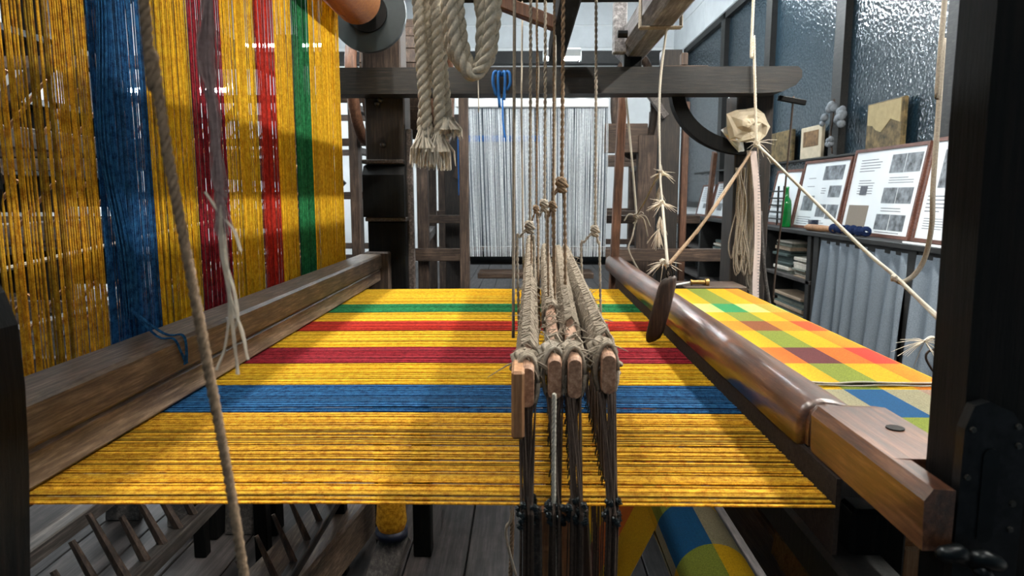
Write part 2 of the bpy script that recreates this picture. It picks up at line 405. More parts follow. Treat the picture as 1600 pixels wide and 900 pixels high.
# far left post, built of stacked pieces
post = MB().box(-.655, -.49, 2.86, 3.0, 0, 1.70, .006).build('rear_post', 'loom_wood_dark', loom)
MB().box(-.66, -.50, 2.845, 2.985, 1.60, 2.3, .006).build('post_extension', 'old_wood', loom)
MB().box(-.665, -.495, 2.82, 2.9, 1.335, 1.352, .003).build('ledge', 'beam_grey', loom)
m = MB()
prof = [(-.085, 1.118), (-.083, 1.29), (-.05, 1.325), (0, 1.333), (.0, 1.118)]
m.prism([(2.87 + a * .75, z) for a, z in prof], -.66, -.49, 'x').build('scroll_block', 'post_black', loom)
MB().box(-.655, -.485, 2.815, 2.9, 1.10, 1.117, .003).build('ledge', 'beam_grey', loom)
MB().box(-.648, -.49, 2.83, 2.9, .5, 1.098, .004).build('post_cheek', 'post_black', loom)
MB().bar((-.478, 2.90, .6), (-.482, 2.90, 1.48), .028, .03, (0, 1, 0), .003).build('side_face_strip', 'beam_grey', loom)  # lighter side face of the post, added as a paler strip
for px_, py_ in ((594, 157), (599, 226), (590, 162)):
    q = P(px_, py_, Y=2.86); MB().tube([q + Vector((0, .01, 0)), q + Vector((0, -.012, 0)), q + Vector((0, -.018, 0))], [.013, .012, .005], 10).build('bolt', 'bolt_metal', loom, True)
# cross rail with rounded right end
z0, z1 = 1.60, 1.70
rp = [(-.80, z0), (.93, z0), (1.0, z0 + .006), (1.05, z0 + .03), (1.072, z0 + .06), (1.07, z0 + .085), (1.055, z1), (-.80, z1)]
MB().prism(rp, 2.74, 2.86).build('cross_rail', 'rail_dark', loom)
MB().box(.55, .72, 2.78, 2.84, 1.70, 1.712, .002).build('packing_strip', 'old_wood_x', loom)
MB().box(.615, .64, 2.78, 2.82, 1.712, 1.76, .003).build('wedge', 'old_wood', loom)
# overhead beams running to the front
MB().box(.375, .50, .45, 2.96, 1.745, 1.86, .030).build('overhead_beam', 'beam_pale', loom)
MB().box(.100, .160, .45, 2.96, 1.745, 1.84, .006).build('overhead_beam', 'post_black', loom)
MB().bar((.36, 2.70, 1.74), (.36, 2.70, 1.95), .05, .05, (0, 1, 0), .004).build('beam_upright', 'beam_pale', loom)
MB().box(.39, .46, 2.78, 2.83, 1.70, 1.76, .003).build('beam_foot', 'post_black', loom)
q = P(962, 88, Y=2.93)
MB().tube([(.375, 2.6, 1.79), (.34, 2.6, 1.79)], [.014, .014], 8).build('bolt', 'iron', loom)
MB().bar(P(690, -32, Y=2.3), P(868, 38, Y=2.3), .05, .04, (0, 0, 1), .004).build('brace', 'sword_red', loom)
for y_ in (1.0, 1.03, 1.11, 1.2, 1.3, 1.35, 1.45, 1.6, 1.75, 1.9, 2.2): MB().bar((-.26, y_, 1.873), (.50, y_, 1.873), .022, .024, (0, 0, 1), .003).build('carrier_bar', 'old_wood_x', loom)
MB().cyl((-.30, 2.45, 1.872), (.50, 2.45, 1.872), .011, None, 12).build('carrier_rod', 'iron', loom, True)
m = MB()
for k_ in range(3):
    y_ = 2.285 + .014 * k_; m.tube([(.372, y_, 1.742), (.372, y_ + .01, 1.863), (.503, y_ + .01, 1.863), (.503, y_, 1.742), (.372, y_, 1.742)], .004, 6)
m.build('binding_cord', 'cord', loom)
# far right post and curved brace
MB().box(.865, 1.015, 2.87, 3.02, 0, 1.62, .005).build('rear_post', 'loom_wood_dark', loom)
arc = [Vector((.66 + .27 * (1 - math.cos(a)), 2.86, 1.62 - .24 * math.sin(a))) for a in [math.pi / 2 * k / 12 for k in range(13)]]
arc = [Vector((.635 - 0.02 + .30 * (1 - math.cos(t)) , 2.86, 1.63 - .235 * math.sin(t))) for t in [math.pi * .5 * k / 14 for k in range(15)]]
m = MB(); rings = []
for k, p in enumerate(arc):
    t = (arc[min(k + 1, 14)] - arc[max(k - 1, 0)]).normalized(); nn = Vector((t.z, 0, -t.x)) * .026
    rings.append([p + nn + Vector((0, .03, 0)), p - nn + Vector((0, .03, 0)), p - nn - Vector((0, .03, 0)), p + nn - Vector((0, .03, 0))])
m.loft(rings).build('curved_brace', 'post_black', loom)
MB().bar((1.02, 2.84, 1.595), (1.13, 2.84, 1.575), .02, .02, (0, 0, 1), .002).build('arm', 'post_black', loom)
# breast beam under the woven cloth and lower timbers
MB().box(.742, .812, .60, 2.95, .775, .842, .012).build('breast_beam', 'loom_wood', loom)
MB().box(.83, .85, .70, 2.9, .28, .80, .004).build('shade_board', 'loom_wood_dark', loom)  # added board, keeps light from reaching under the loom
MB().box(.62, .86, 2.62, 2.80, .835, .858, .004).build('shelf_board', 'old_wood_x', loom)
MB().box(.455, .515, .75, 2.8, .50, .595, .005).build('lower_rail', 'grey_wood_y', loom)
MB().box(.385, .45, .76, .80, .1, .845, .005).build('front_post', 'post_black', loom)
MB().box(.515, .57, .88, .93, 0.1, .735, .004).build('prop_block', 'light_wood', loom)
MB().box(-.95, -.88, 2.28, 2.36, 0, .82, .004).build('lower_post', 'post_black', loom)
MB().box(-1.16, -1.08, 2.25, 2.33, 0, .82, .004).build('lower_post', 'post_black', loom)
MB().box(-.475, -.43, 2.06, 2.12, 0, .82, .004).build('lower_post', 'post_black', loom)
MB().box(-.37, -.31, 2.15, 2.21, 0, .82, .004).build('lower_post', 'post_black', loom)
# ================================================================== warp roller overhead
wro = root_at('warp_roller', (-.60, 1.65, 1.815), 'round roller of orange yarn with a big black end disc above the hanging yarns', 'roller')
MB().cyl((-.60, .72, 1.90), (-.60, 2.55, 1.90), .085, None, 40).build('yarn_winding', 'yarn_orange', wro, True)
MB().cyl((-.60, .5, 1.90), (-.60, 2.95, 1.90), .035, None, 16).build('axle', 'post_black', wro, True)
fl = MB().cyl((-.60, 2.72, 1.90), (-.60, 2.745, 1.90), .146, None, 48).build('flange', 'flange', wro)
MB().cyl((-.60, 2.705, 1.90), (-.60, 2.72, 1.90), .075, None, 32).build('collar', 'post_black', fl)

# ================================================================== the striped warp
bands = [('yellow', .755, 1.098), ('blue', 1.100, 1.262), ('yellow', 1.264, 1.432), ('dark_red', 1.434, 1.586), ('yellow', 1.588, 1.786), ('red', 1.788, 1.925), ('yellow', 1.927, 2.072), ('green', 2.076, 2.235), ('yellow', 2.239, 2.60)]
warp = root_at('warp', (-.2, 1.68, .85), 'striped yellow, blue, red and green warp threads stretched across the near loom', 'yarn')
lab = {'yellow': 'golden yellow yarn band', 'blue': 'blue yarn band', 'dark_red': 'dark red yarn band', 'red': 'bright red yarn band', 'green': 'green yarn band'}
rw = random.Random(5)
for bi, (col, ya, yb) in enumerate(bands):
    m = MB(); y = ya; tints = []
    while y < yb:
        near = y < 1.1
        pitch = (.0032 if y < .80 else .0049 if near else .0047) * rw.uniform(.55, 1.35)
        rad = .00148 if near else .0014
        if rw.random() < (.09 if near else .04): pitch += rw.uniform(.002, .0042)
        y += pitch
        if y >= yb: break
        tn = rw.uniform(.70, 1.08) if rw.random() > .09 else rw.uniform(.34, .6)
        yw = y; dz = rw.uniform(-.0012, .0012)
        # hanging part: threads gather in small clumps, drift a little
        ys_ = y + rw.uniform(-.0022, .0022) + .0014 * math.sin(y * 260)
        top = Vector((SX + rw.uniform(-.003, .003), ys_ + rw.uniform(-.002, .002), 1.90))
        pts = [(.362, yw, WZ + dz), (.05, yw + rw.uniform(-.0004, .0004), WZ + dz), (-.25, yw + rw.uniform(-.0005, .0005), WZ + dz), (-.655, yw, WZ - .002), (-.676, yw, WZ - .010), (-.686, yw, WZ - .028 + .006), (SX - .002, yw, WZ + .04), (SX, ys_, 1.0), (SX, ys_ + rw.uniform(-.0015, .0015), 1.4), top]
        # the turn under the knee roller
        pts = pts[:3] + [(-.66, yw, WZ - .004), (-.678, yw, WZ - .013), (-.6845, yw, WZ - .024)] + [(SX - .0015, yw, WZ + .05)] + pts[7:]
        nf0 = len(m.f); m.tube(pts, rad, 5, False); tints += [(tn, tn, tn, 1)] * (len(m.f) - nf0)
    o = m.build('yarn_band', 'warp_' + ('gold' if bi == 0 else col), warp, False, lambda q, t=tints: t[q]); o['kind'] = 'stuff'; o['label'] = lab[col]

# ================================================================== beater with reed
bt = root_at('beater', (.41, 1.8, .50), 'polished brown wooden beater rail with a dark reed, hung between two swords', 'beater')
def hr(Y, sx=1.0, sz=1.0, dx=0):
    base = [(.361, .883), (.360, .905), (.3615, .922), (.367, .934), (.377, .9415), (.390, .9445), (.405, .943), (.420, .9385), (.434, .931), (.444, .921), (.447, .908), (.445, .893), (.438, .883), (.40, .881)]
    return [(.404 + (a - .404) * sx + dx, Y, .912 + (b - .912) * sz) for a, b in base]
rings = [hr(.868, .9, .9), hr(.874, .99, .99)] + [hr(.88 + (3.02 - .88) * k / 24, 1 + .006 * math.sin(k * 1.9), 1 + .01 * math.sin(k * 1.3)) for k in range(25)] + [hr(3.035, .93, .93)]
MB().loft(rings).build('handrail', 'beater_wood', bt, True)
MB().loft([[(a * .95 + .404 * .05, y_, z) for a, _, z in hr(0, .86, .86)] for y_ in (.856, .869)]).build('neck', 'beater_wood', bt)
endp = [(.366, .886), (.364, .934), (.372, .9455), (.455, .944), (.462, .936), (.462, .886)]
rr = []
for y_, s_ in ((.668, 1), (.84, 1), (.857, .88)): rr.append([(.41 + (a - .41) * s_, y_, .915 + (b - .915) * s_) for a, b in endp])
MB().loft([[(min(a, .392), y_, z) for a, z in endp] for y_ in (.595, .668)]).build('end_tongue', 'beater_wood', bt)
eb = MB().loft(rr).build('end_block', 'beater_wood', bt)
MB().cyl((.425, .76, .944), (.425, .76, .9462), .010, None, 10).build('knot_hole', 'post_black', eb)
MB().box(.385, .425, .90, 3.0, .868, .886, .003).build('reed_cap', 'post_black', bt)
m = MB(); y = .76
while y < 2.70:
    m.box(.3625, .3685, y, y + .0011, .79, .884); y += .0034
o = m.build('reed', 'heddle', bt); o['kind'] = 'stuff'
MB().box(.356, .425, .60, 3.02, .735, .79, .006).build('race_board', 'post_black', bt)
m = MB(); m.prism([(.410, .5), (.56, .5), (.56, 2.4), (.398, 2.4), (.400, 1.28), (.405, .98)], .612, .665).build('sword', 'post_black', bt)
# slotted plate on the near sword
pp = [(.398, .80), (.398, 1.00), (.405, 1.022), (.418, 1.026), (.44, 1.016), (.453, .998), (.457, .975), (.457, .80)]
pl_ = MB().prism(pp, .600, .6118).build('slot_plate', 'iron', bt)
sl = [(.4235 + .0075 * math.cos(a), (.975 if math.sin(a) > 0 else .90) + .0075 * math.sin(a)) for a in [2 * math.pi * k / 16 for k in range(16)]]
MB().prism(sl, .5985, .6005).build('slot', 'black_metal', pl_)
for a, b in ((.405, 1.0), (.445, 1.003), (.447, .985), (.404, .955), (.447, .93), (.447, .905)):
    MB().cyl((a, .601, b), (a, .598, b), .0035, .0025, 8).build('screw', 'bolt_metal', pl_)
wing = MB()
qc = Vector((.400, .585, .884))
wing.tube([qc + Vector((0, .03, 0)), qc], .008, 10)
for s_, dz in ((-1, .008), (1, -.002)):
    wing.tube([qc, qc + Vector((s_ * .012, -.004, .004 + dz * .5)), qc + Vector((s_ * .026, -.006, dz)), qc + Vector((s_ * .031, -.006, dz))], [.008, .009, .007, .003], 10)
wing.tube([qc + Vector((.008, -.003, -.004)), qc + Vector((.016, -.006, -.016)), qc + Vector((.020, -.006, -.022))], [.007, .007, .003], 10)
wing.build('wing_nut', 'black_metal', bt, True)
MB().bar((.385, 2.98, .62), (.425, 3.02, 1.75), .036, .045, (0, 1, 0), .005).build('sword', 'sword_red', bt)

# ================================================================== woven check cloth
CC = {('Y', 'y'): (224, 178, 18), ('Y', 'b'): (134, 148, 52), ('Y', 'r'): (228, 134, 28), ('G', 'y'): (198, 222, 122), ('G', 'b'): (48, 150, 88), ('G', 'r'): (172, 150, 52), ('R', 'y'): (228, 142, 30),
      ('R', 'b'): (142, 80, 42), ('R', 'r'): (222, 76, 34), ('D', 'y'): (218, 112, 36), ('D', 'b'): (104, 50, 54), ('D', 'r'): (214, 58, 44), ('B', 'y'): (158, 152, 122), ('B', 'b'): (2, 82, 132), ('B', 'r'): (160, 130, 112)}
def row(y):
    for c, a, b in bands:
        if y < b + .003: return {'yellow': 'Y', 'blue': 'B', 'dark_red': 'D', 'red': 'R', 'green': 'G'}[c]
    return 'Y'
def colm(u):      # u: distance along the cloth from the reed
    u = u - .362
    u = u % .44
    return 'y' if u < .243 else ('b' if u < .322 else ('y' if u < .388 else 'r'))
def cloth_mesh(path, y0, y1, upath, th=.0012, name='cloth', parent=None, ush=0.0, label=None, wav=0):
    # path(u)->(x,z); split at every colour change so the checks are crisp
    ue = [upath[0]]
    u = upath[0]
    while u < upath[1] - 1e-6:
        u = min(u + .0067, upath[1]); ue.append(u)
    ye = [y0]; y = y0
    cuts = sorted([b for _, a, b in bands if y0 < b + .001 < y1])
    pts_ = [y0] + [c + .001 for c in cuts] + [y1]
    ye = [y0]
    for a, b in zip(pts_, pts_[1:]):
        k = max(1, int((b - a) / .06))
        for q in range(1, k + 1): ye.append(a + (b - a) * q / k)
    m = MB(); nv = len(ye); nu = len(ue)
    vs = []; 
    for uu in ue:
        x_, z_ = path(uu)
        for yy in ye: vs.append((x_ + .012 * max(0, (yy - 1.4)), yy, z_ + wav * math.sin(yy * 23 + uu * 30)))
    fs = []; cols = []
    for i in range(nu - 1):
        for j in range(nv - 1):
            fs.append((i * nv + j, (i + 1) * nv + j, (i + 1) * nv + j + 1, i * nv + j + 1))
            cols.append(srgb(*[q_ * .86 for q_ in CC[(row((ye[j] + ye[j + 1]) / 2), colm((ue[i] + ue[i + 1]) / 2 + ush))]]))
    k = len(vs); vs2 = [(a, b, c - th) for a, b, c in vs]
    m.v = vs + vs2
    nf = len(fs); m.f = fs + [tuple(q + k for q in f[::-1]) for f in fs]
    for j in range(nv - 1):
        for i in (0, nu - 1): m.f.append((i * nv + j, i * nv + j + 1, i * nv + j + 1 + k, i * nv + j + k))
    for i in range(nu - 1):
        for j in (0, nv - 1): m.f.append((i * nv + j, (i + 1) * nv + j, (i + 1) * nv + j + k, i * nv + j + k))
    edge = srgb(222, 212, 178)
    o = m.build(name, 'check_cloth', parent, False, lambda q: cols[q] if q < nf else (cols[q - nf] if q < 2 * nf else edge))
    if label: o['label'] = label
    return o
clo = root_at('woven_cloth', (.6, 1.7, .84), 'yellow, orange and green checked cloth woven between the beater rail and the breast beam', 'cloth')
def p_up(u):
    if u < .80: return (u, .853)
    a = (u - .80) / .02
    if a < 1.5: return (.80 + .02 * math.sin(a), .833 + .02 * math.cos(a))
    return (.8205, .833 - (u - .83))
cloth_mesh(p_up, 1.283, 2.60, (.366, .90), .0014, 'cloth_layer', clo)
def p_lo(u):
    x_, z_ = p_up(u); return (x_ - .004, z_ - .0075)
cloth_mesh(p_lo, .86, 1.30, (.44, .90), .0014, 'cloth_layer', clo, label='lower cloth layer with the blue and grey stripe')
m = MB()
m.tube([(.50 + .30 * k / 20, 1.281 + .003 * math.sin(k * .9), .8535 + .0012 * math.sin(k * .7)) for k in range(21)], .0022, 6)
m.tube([(.55 + .25 * k / 20, 1.274 + .003 * math.sin(k * .6 + 1), .850) for k in range(21)], .0015, 6)
m.build('selvedge', 'cord_light', clo, True)
# cloth below: sloping stretch and roll on the cloth beam
ro = root_at('cloth_roll', (.325, 1.6, .47), 'roll of checked blue, green and gold cloth under the loom beside the treadle cords', 'cloth')
def p_roll(u):
    a = (u - .50) / .066; return (.325 - .066 * math.cos(a), .555 + .066 * math.sin(a))
cloth_mesh(p_roll, .80, 2.6, (.50, .50 + .066 * 2 * math.pi * .98), .001, 'cloth_winding', ro, .085)
MB().cyl((.325, .7, .555), (.325, 2.75, .555), .0655 - .004, None, 24).build('cloth_beam', 'loom_wood', ro, True)
st = root_at('cloth_stretch', (.22, 1.8, .3), 'sloping stretch of maroon, orange and gold checked cloth beside the cloth roll', 'cloth')
cloth_mesh(lambda u: (.285 - (u - .45) * .40, .615 - (u - .45) * .86), 1.27, 2.55, (.45, .80), .001, 'cloth_layer', st, .30)

# ================================================================== heddle shafts
def knot(m, c, r, n=7, seed=1, tr=.003):
    rk = random.Random(seed); pts = []
    for k in range(26):
        a = k * .95; b = k * .62
        pts.append(Vector(c) + Vector((r * math.cos(a) * (0.7 + .3 * math.sin(b)), r * math.sin(a) * .9, r * .8 * math.sin(b * 1.3))))
    return m.tube(pts, tr, n)
def fibres(m, c, n, ln, r, seed, spread=(1, 1, 1), down=0):
    rk = random.Random(seed)
    for _ in range(n):
        d = Vector((rk.gauss(0, 1) * spread[0], rk.gauss(0, 1) * spread[1], rk.gauss(0, 1) * spread[2] - down)).normalized()
        p = Vector(c); l = ln * rk.uniform(.5, 1.1); q = p + d * l * .5 + Vector((0, 0, -.15 * l)); e = p + d * l + Vector((0, 0, -.4 * l))
        m.tube([p, q, e], [r, r * .8, r * .3], 4, False)
shafts = [(.004, .986, 'first heddle shaft from the blue ribbon side, pale lath end wrapped in twine', .775, 2.45, 1.03),
          (.037, .992, 'heddle shaft with a round-edged worn end and a bow of white cord', .79, 2.5, .995),
          (.0605, .994, 'heddle shaft with a thick knot of grey twine behind its worn end', .785, 2.5, .99),
          (.101, .998, 'heddle shaft beside the beater with a hairy twine wrapping and long dark heddles', .79, 2.5, .99)]
rk = random.Random(21)
for si, (sx, zt, lb, ya, yb, zf) in enumerate(shafts):
    r = root_at('heddle_shaft', (sx, 1.7, .45), lb, 'heddle shaft')
    dx = (.02, .04, .065, .05)[si]
    def cz(y, zt=zt, zf=zf, ya=ya, yb=yb): return zt + (zf - zt) * (y - ya) / (yb - ya)
    def cx(y, sx=sx, dx=dx, ya=ya, yb=yb): return sx + dx * (y - ya) / (yb - ya)
    # bar with rounded edges
    hw, hh = .0085, .026
    sec = [(hw * math.cos(a), hh * (.72 * (1 if math.sin(a) > 0 else -1) + .28 * math.sin(a)) if abs(math.sin(a)) > .01 else 0) for a in [2 * math.pi * (k + .5) / 16 for k in range(16)]]
    ringsb = [[(cx(y_) + a * s_, y_, cz(y_) + b * s_) for a, b in sec] for y_, s_ in ((ya, .90), (ya + .006, 1), (yb, 1))]
    bar = MB().loft(ringsb).build('shaft_bar', 'bar_wood', r)
    if si == 0:
        MB().hull_box(Vector((-.0065, ya + .005, .972)), Vector((1, 0, 0)), Vector((0, 1, 0)), Vector((0, 0, 1)), .0075, .03, .040, .003).build('lath_end', 'light_wood', r)
    # twine wrapping, hairy coil
    m = MB(); pts = []; y0 = ya + .075; nturn = int((yb - y0) / .0075)
    for k in range(nturn * 9):
        a = 2 * math.pi * k / 9; t = k / (nturn * 9); y_ = y0 + (yb - y0) * t
        bare = si in (1, 2) and (.006 < t < (.17 if si == 1 else .075))
        amp = .1 if bare else 1
        if bare: a = 2 * math.pi * k / 9 * .05
        pts.append((cx(y_) + (.0125 + rk.uniform(-.001, .002)) * math.cos(a), y_ + rk.uniform(-.001, .001), cz(y_) + .006 + (.031 + rk.uniform(-.001, .004)) * math.sin(a) * amp))
    m.tube(pts, .0029, 5)
    for k in range(150):
        y_ = rk.uniform(ya + .06, yb); fibres(m, (cx(y_) + rk.uniform(-.012, .012), y_, cz(y_) + .034), 2, .020, .0007, k + si * 999, (1, 1, .8))
    o = m.build('twine_wrapping', 'twine', bar)
    m = MB()
    for k in range(5): knot(m, (cx(ya + .04 + .014 * k), ya + .04 + .014 * k, cz(ya) + .004 + .012 * math.sin(k)), .016 + .004 * (k % 2), 6, k, .0034)
    for k in range(3):
        loop = [(cx(ya) + (.0135) * math.cos(a), ya + .022 + .010 * k + .003 * math.sin(a * 2), cz(ya) + .034 * math.sin(a)) for a in [2 * math.pi * q / 16 for q in range(17)]]
        m.tube(loop, .0028, 6)
    fibres(m, (cx(ya), ya + .03, cz(ya) + .03), 10, .05, .0011, si + 77, (1.6, .8, .7), .4)
    m.build('binding_knot', 'twine' if si != 1 else 'cord', bar, True)
    # heddles: strings from the bar through an eye at the warp to the lower bar
    m = MB(); eye = MB(); y_ = ya + .012; cnt = 0
    while y_ < yb - .02:
        xx = cx(y_); lean = rk.uniform(-.008, .008)
        zb = cz(y_) - .024
        mid = Vector((xx + lean * .4, y_ + rk.uniform(-.004, .004), WZ - .002))
        low = Vector((xx + lean, y_ + rk.uniform(-.006, .006), .47))
        m.tube([(xx + rk.uniform(-.008, .008), y_, zb), mid + Vector((0, 0, .012))], .00085, 4, False)
        if cnt % 4 == 0: m.tube([mid - Vector((0, 0, .012)), low], .00085, 4, False)
        ring = [mid + Vector((.0028 * math.cos(a), 0, .012 * math.sin(a))) for a in [2 * math.pi * q / 8 for q in range(9)]]
        eye.tube(ring, .0008, 4, False)
        y_ += .0062 if y_ < 1.5 else .009; cnt += 1
    o = m.build('heddles', 'heddle', r); o['kind'] = 'stuff'
    o = eye.build('heddle_eyes', 'heddle_eye', r); o['kind'] = 'stuff'
    # knotted eyes where the near heddles hang
    m = MB()
    for k in range(30):
        a = Vector((sx + rk.uniform(-.011, .011), ya + .0 + rk.uniform(-.004, .03), zt - .022)); b = Vector((sx + rk.uniform(-.007, .007), .735 + rk.uniform(-.010, .014), .853))
        m.tube([a, b, b + Vector((rk.uniform(-.006, .006), rk.uniform(-.01, .01), -.39))], .0010, 4, False)
    m.build('selvedge_heddles', 'heddle', r)['kind'] = 'stuff'
    m = MB()
    for k in range(26): knot(m, (sx + rk.uniform(-.010, .010), .735 + rk.uniform(-.008, .012), .853 + rk.uniform(-.016, .014)), .0036, 5, k + 40, .0009)
    m.build('eye_knots', 'heddle_eye', r)['kind'] = 'stuff'
    MB().tube([(cx(ya), ya, .45), (cx(yb), yb, .45)], .009, 10).build('lower_bar', 'bar_wood', r)

# suspension cords of the shafts (depth, foot) - each cord its own object
def cord(pts, r, mat, label, twist=False, name='cord', group=None, n=6, k=8):
    m = MB()
    if twist: m.rope(pts, r, 3, r * (5.2 if name == 'rope' else 6))
    else: m.tube(smooth(pts, k), r, n)
    return tag(m.build(name, mat, None, True), label, 'cord', group)
def loopcord(x, ytop, yloop, ybot, Y, wpx, r, mat, label, seed=0):
    "cord from above with a knotted loop whose two legs hold a shaft"
    rt = root_at('harness_cord', P(x, ybot, Y=Y), label, 'cord')
    b = P(x, yloop, Y=Y); a = P(x, 0, Y=Y); a = Vector((a.x, Y, 1.868))
    MB().rope([a, (a + b) / 2 + Vector((.001, 0, 0)), b], r, 2, r * 7).build('cord_line', mat, rt, True)
    m = MB(); l = P(x - wpx, yloop + 30, Y=Y); rr_ = P(x + wpx * .3, yloop + 30, Y=Y); l2 = P(x - wpx * .8, ybot, Y=Y); r2 = P(x + wpx * .4, ybot, Y=Y)
    m.rope([b, l.lerp(b, .25) + Vector((0, 0, .006)), l, l2], r * .9, 2, r * 7); m.rope([b, rr_.lerp(b, .25), rr_, r2], r * .9, 2, r * 7)
    m.build('loop', mat, rt, True)
    m = MB(); knot(m, b, r * 2.6, 6, seed, r * .9); knot(m, b - Vector((0, 0, r * 3)), r * 2.0, 6, seed + 1, r * .8); m.build('knot', mat, rt, True)
loopcord(828, 0, 352, 545, 1.45, 20, .0036, 'cord', 'brown harness cord with a grey knot over the pale lath shaft', 1)
loopcord(878, 0, 285, 470, 1.35, 14, .0040, 'rope_brown', 'thick twisted harness cord with a big dark knot above the middle shafts', 2)
loopcord(930, 0, 358, 500, 1.9, 22, .0042, 'cord', 'pale brown harness cord with an open loop next to the beater', 3)
loopcord(851, 0, 318, 520, 1.75, 10, .0042, 'cord', 'thick smooth harness cord hanging straight between the dark cords', 4)
loopcord(864, -20, 320, 560, 1.2, 8, .0024, 'rope_brown', 'thin dark doubled harness cord with a narrow loop', 5)
loopcord(838, -20, 325, 500, 1.6, 8, .0026, 'rope_brown', 'thin brown harness cord with a narrow arch, right of the pale lath', 6)
cord([Vector((P(804, 0, Y=1.3).x, 1.3, 1.868)), P(804, -30, Y=1.3), P(803, 250, Y=1.3), P(802, 528, Y=1.3)], .0034, 'cord', 'plain straight brown cord ending just above the warp stripes')
cord([Vector((P(745, 0, Y=2.2).x, 2.2, 1.868)), P(745, 20, Y=2.2), P(747, 120, Y=2.2), P(748, 175, Y=2.2)], .002, 'cord_light', 'thin white string dangling inside the rope loop')
cord([Vector((P(816, 0, Y=2.45).x, 2.45, 1.875)), P(816, 40, Y=2.4), P(815, 150, Y=2.3), P(816, 275, Y=2.3), P(818, 420, Y=2.3)], .003, 'cord', 'thin grey cord close beside the plain straight cord')
cord([Vector((P(868, 0, Y=2.45).x, 2.45, 1.875)), P(868, 40, Y=2.42), P(868, 120, Y=2.4), P(866, 400, Y=2.4)], .0034, 'cord_light', 'pale cord hanging right behind the thick knotted cord')
cord([Vector((P(838, 0, Y=2.45).x, 2.45, 1.875)), P(838, 60, Y=2.55), P(842, 110, Y=2.6), P(838, 260, Y=2.6)], .0024, 'cord', 'thin wavy cord hanging in front of the white warp')
cord([P(866, 615, Y=.735), P(865, 750, Y=.735), P(867, 925, Y=.735)], .0027, 'cord_light', 'pale treadle cord hanging from the bow-tied shaft to the floor', True)
# treadle slats and cords under the warp
for k, (xa, xb, wd, mt, lb) in enumerate([(833, 836, .022, 'grey_wood_y', 'grey wooden lam slat under the pale lath shaft'), (858, 856, .020, 'light_wood', 'light wooden lam slat under the bow-tied shaft'), (885, 893, .020, 'light_wood', 'tilted light wooden lam slat under the knotted shaft'), (908, 925, .018, 'old_wood', 'leaning brown lam slat beside the dark cords'), (876, 884, .012, 'old_wood', 'narrow brown lam slat between the light slats')]):
    tag(MB().bar(P(xb, 905, Y=.84 + .03 * k) + Vector((0, 0, -.12)), P(xa, 790, Y=.84 + .03 * k), wd, .03, (0, 1, 0), .003).build('lam_slat', mt), lb, 'slat')
cord([P(806, 900, Y=1.15), P(793, 850, Y=1.15), P(791, 825, Y=1.15), P(798, 812, Y=1.15), P(801, 780, Y=1.15)], .003, 'cord_light', 'pale bent cord beside the left bundle of dark strings')
for k, (xa, xb, lb) in enumerate([(800, 796, 'grey treadle cord left of the dark strings'), (950, 945, 'dark treadle cord below the beater side shaft'), (925, 932, 'dark treadle cord between slat and maroon cloth'), (845, 842, 'knobbly treadle cord behind the light slat'), (912, 918, 'thin green-grey treadle cord')]):
    cord([P(xa, 770, Y=1.4), P((xa + xb) / 2 + 2, 840, Y=1.4), P(xb, 930, Y=1.4)], .005, ('rope_brown', 'heddle', 'heddle', 'twine', 'rope_brown')[k], lb, True)

# ================================================================== hanging ropes in front
rt = root_at('rope_bundle', P(675, 260, Y=1.15), 'bundle of thick pale twisted ropes with frayed tassel ends hanging over the loom', 'rope')
for k, (xa, xm, xb, ye) in enumerate([(652, 658, 668, 215), (664, 668, 660, 205), (680, 684, 688, 215), (694, 690, 700, 195)]):
    Yr = 1.10 + .022 * (k % 2)
    MB().rope([Vector((P(xa, 0, Y=Yr).x, Yr, 1.90)), P(xa, -40, Y=Yr), P(xm, 80, Y=Yr), P((xm + xb) / 2, 150, Y=Yr), P(xb, ye, Y=Yr)], .0098, 3, .042, 8).build('rope_strand', 'rope_grey', rt, True)
rg = random.Random(3)
for k, (xc, yt, yb_) in enumerate([(664, 205, 258), (686, 212, 262), (700, 190, 215)]):
    m = MB()
    for q in range(90):
        a = P(xc + rg.gauss(0, 4), yt - 6, Y=1.10 + rg.uniform(-.008, .008)); sp = rg.gauss(0, 9)
        b = P(xc + sp, (yt + yb_) / 2, Y=1.10 + rg.uniform(-.02, .02)); c = P(xc + sp * 1.1, yb_ + rg.uniform(-8, 5), Y=1.10 + rg.uniform(-.02, .02))
        m.tube([a, b, c], [.0016, .0018, .0006], 4, False)
    o = m.build('tassel', 'fray', rt); o['kind'] = 'stuff'
lr = root_at('rope_loop', P(740, 130, Y=1.0), 'hanging loop of thick pale rope beside the tasselled rope bundle', 'rope')
for k, (dx_, dd) in enumerate(((0, 0), (11, .02), (-7, .03))):
    Yr = 1.0 + dd
    pts = [Vector((P(704 + dx_, 0, Y=Yr).x, Yr, 1.90)), P(704 + dx_, -40, Y=Yr), P(708 + dx_, 40, Y=Yr), P(716 + dx_, 85, Y=Yr), P(738, 118 - abs(dx_) * .8, Y=Yr), P(758 - dx_ * .6, 95, Y=Yr), P(764 - dx_, 50, Y=Yr), P(768 - dx_, -40, Y=Yr), Vector((P(768 - dx_, 0, Y=Yr).x, Yr, 1.90))]
    MB().rope(pts, .0092, 3, .05, 8).build('rope_strand', 'rope_grey', lr, True)
MB().rope([Vector((P(748, 0, Y=1.04).x, 1.04, 1.90)), P(748, -40, Y=1.04), P(752, 20, Y=1.04), P(757, 60, Y=1.04), P(756, 95, Y=1.04)], .0085, 3, .045, 8).build('rope_strand', 'rope_grey', lr, True)
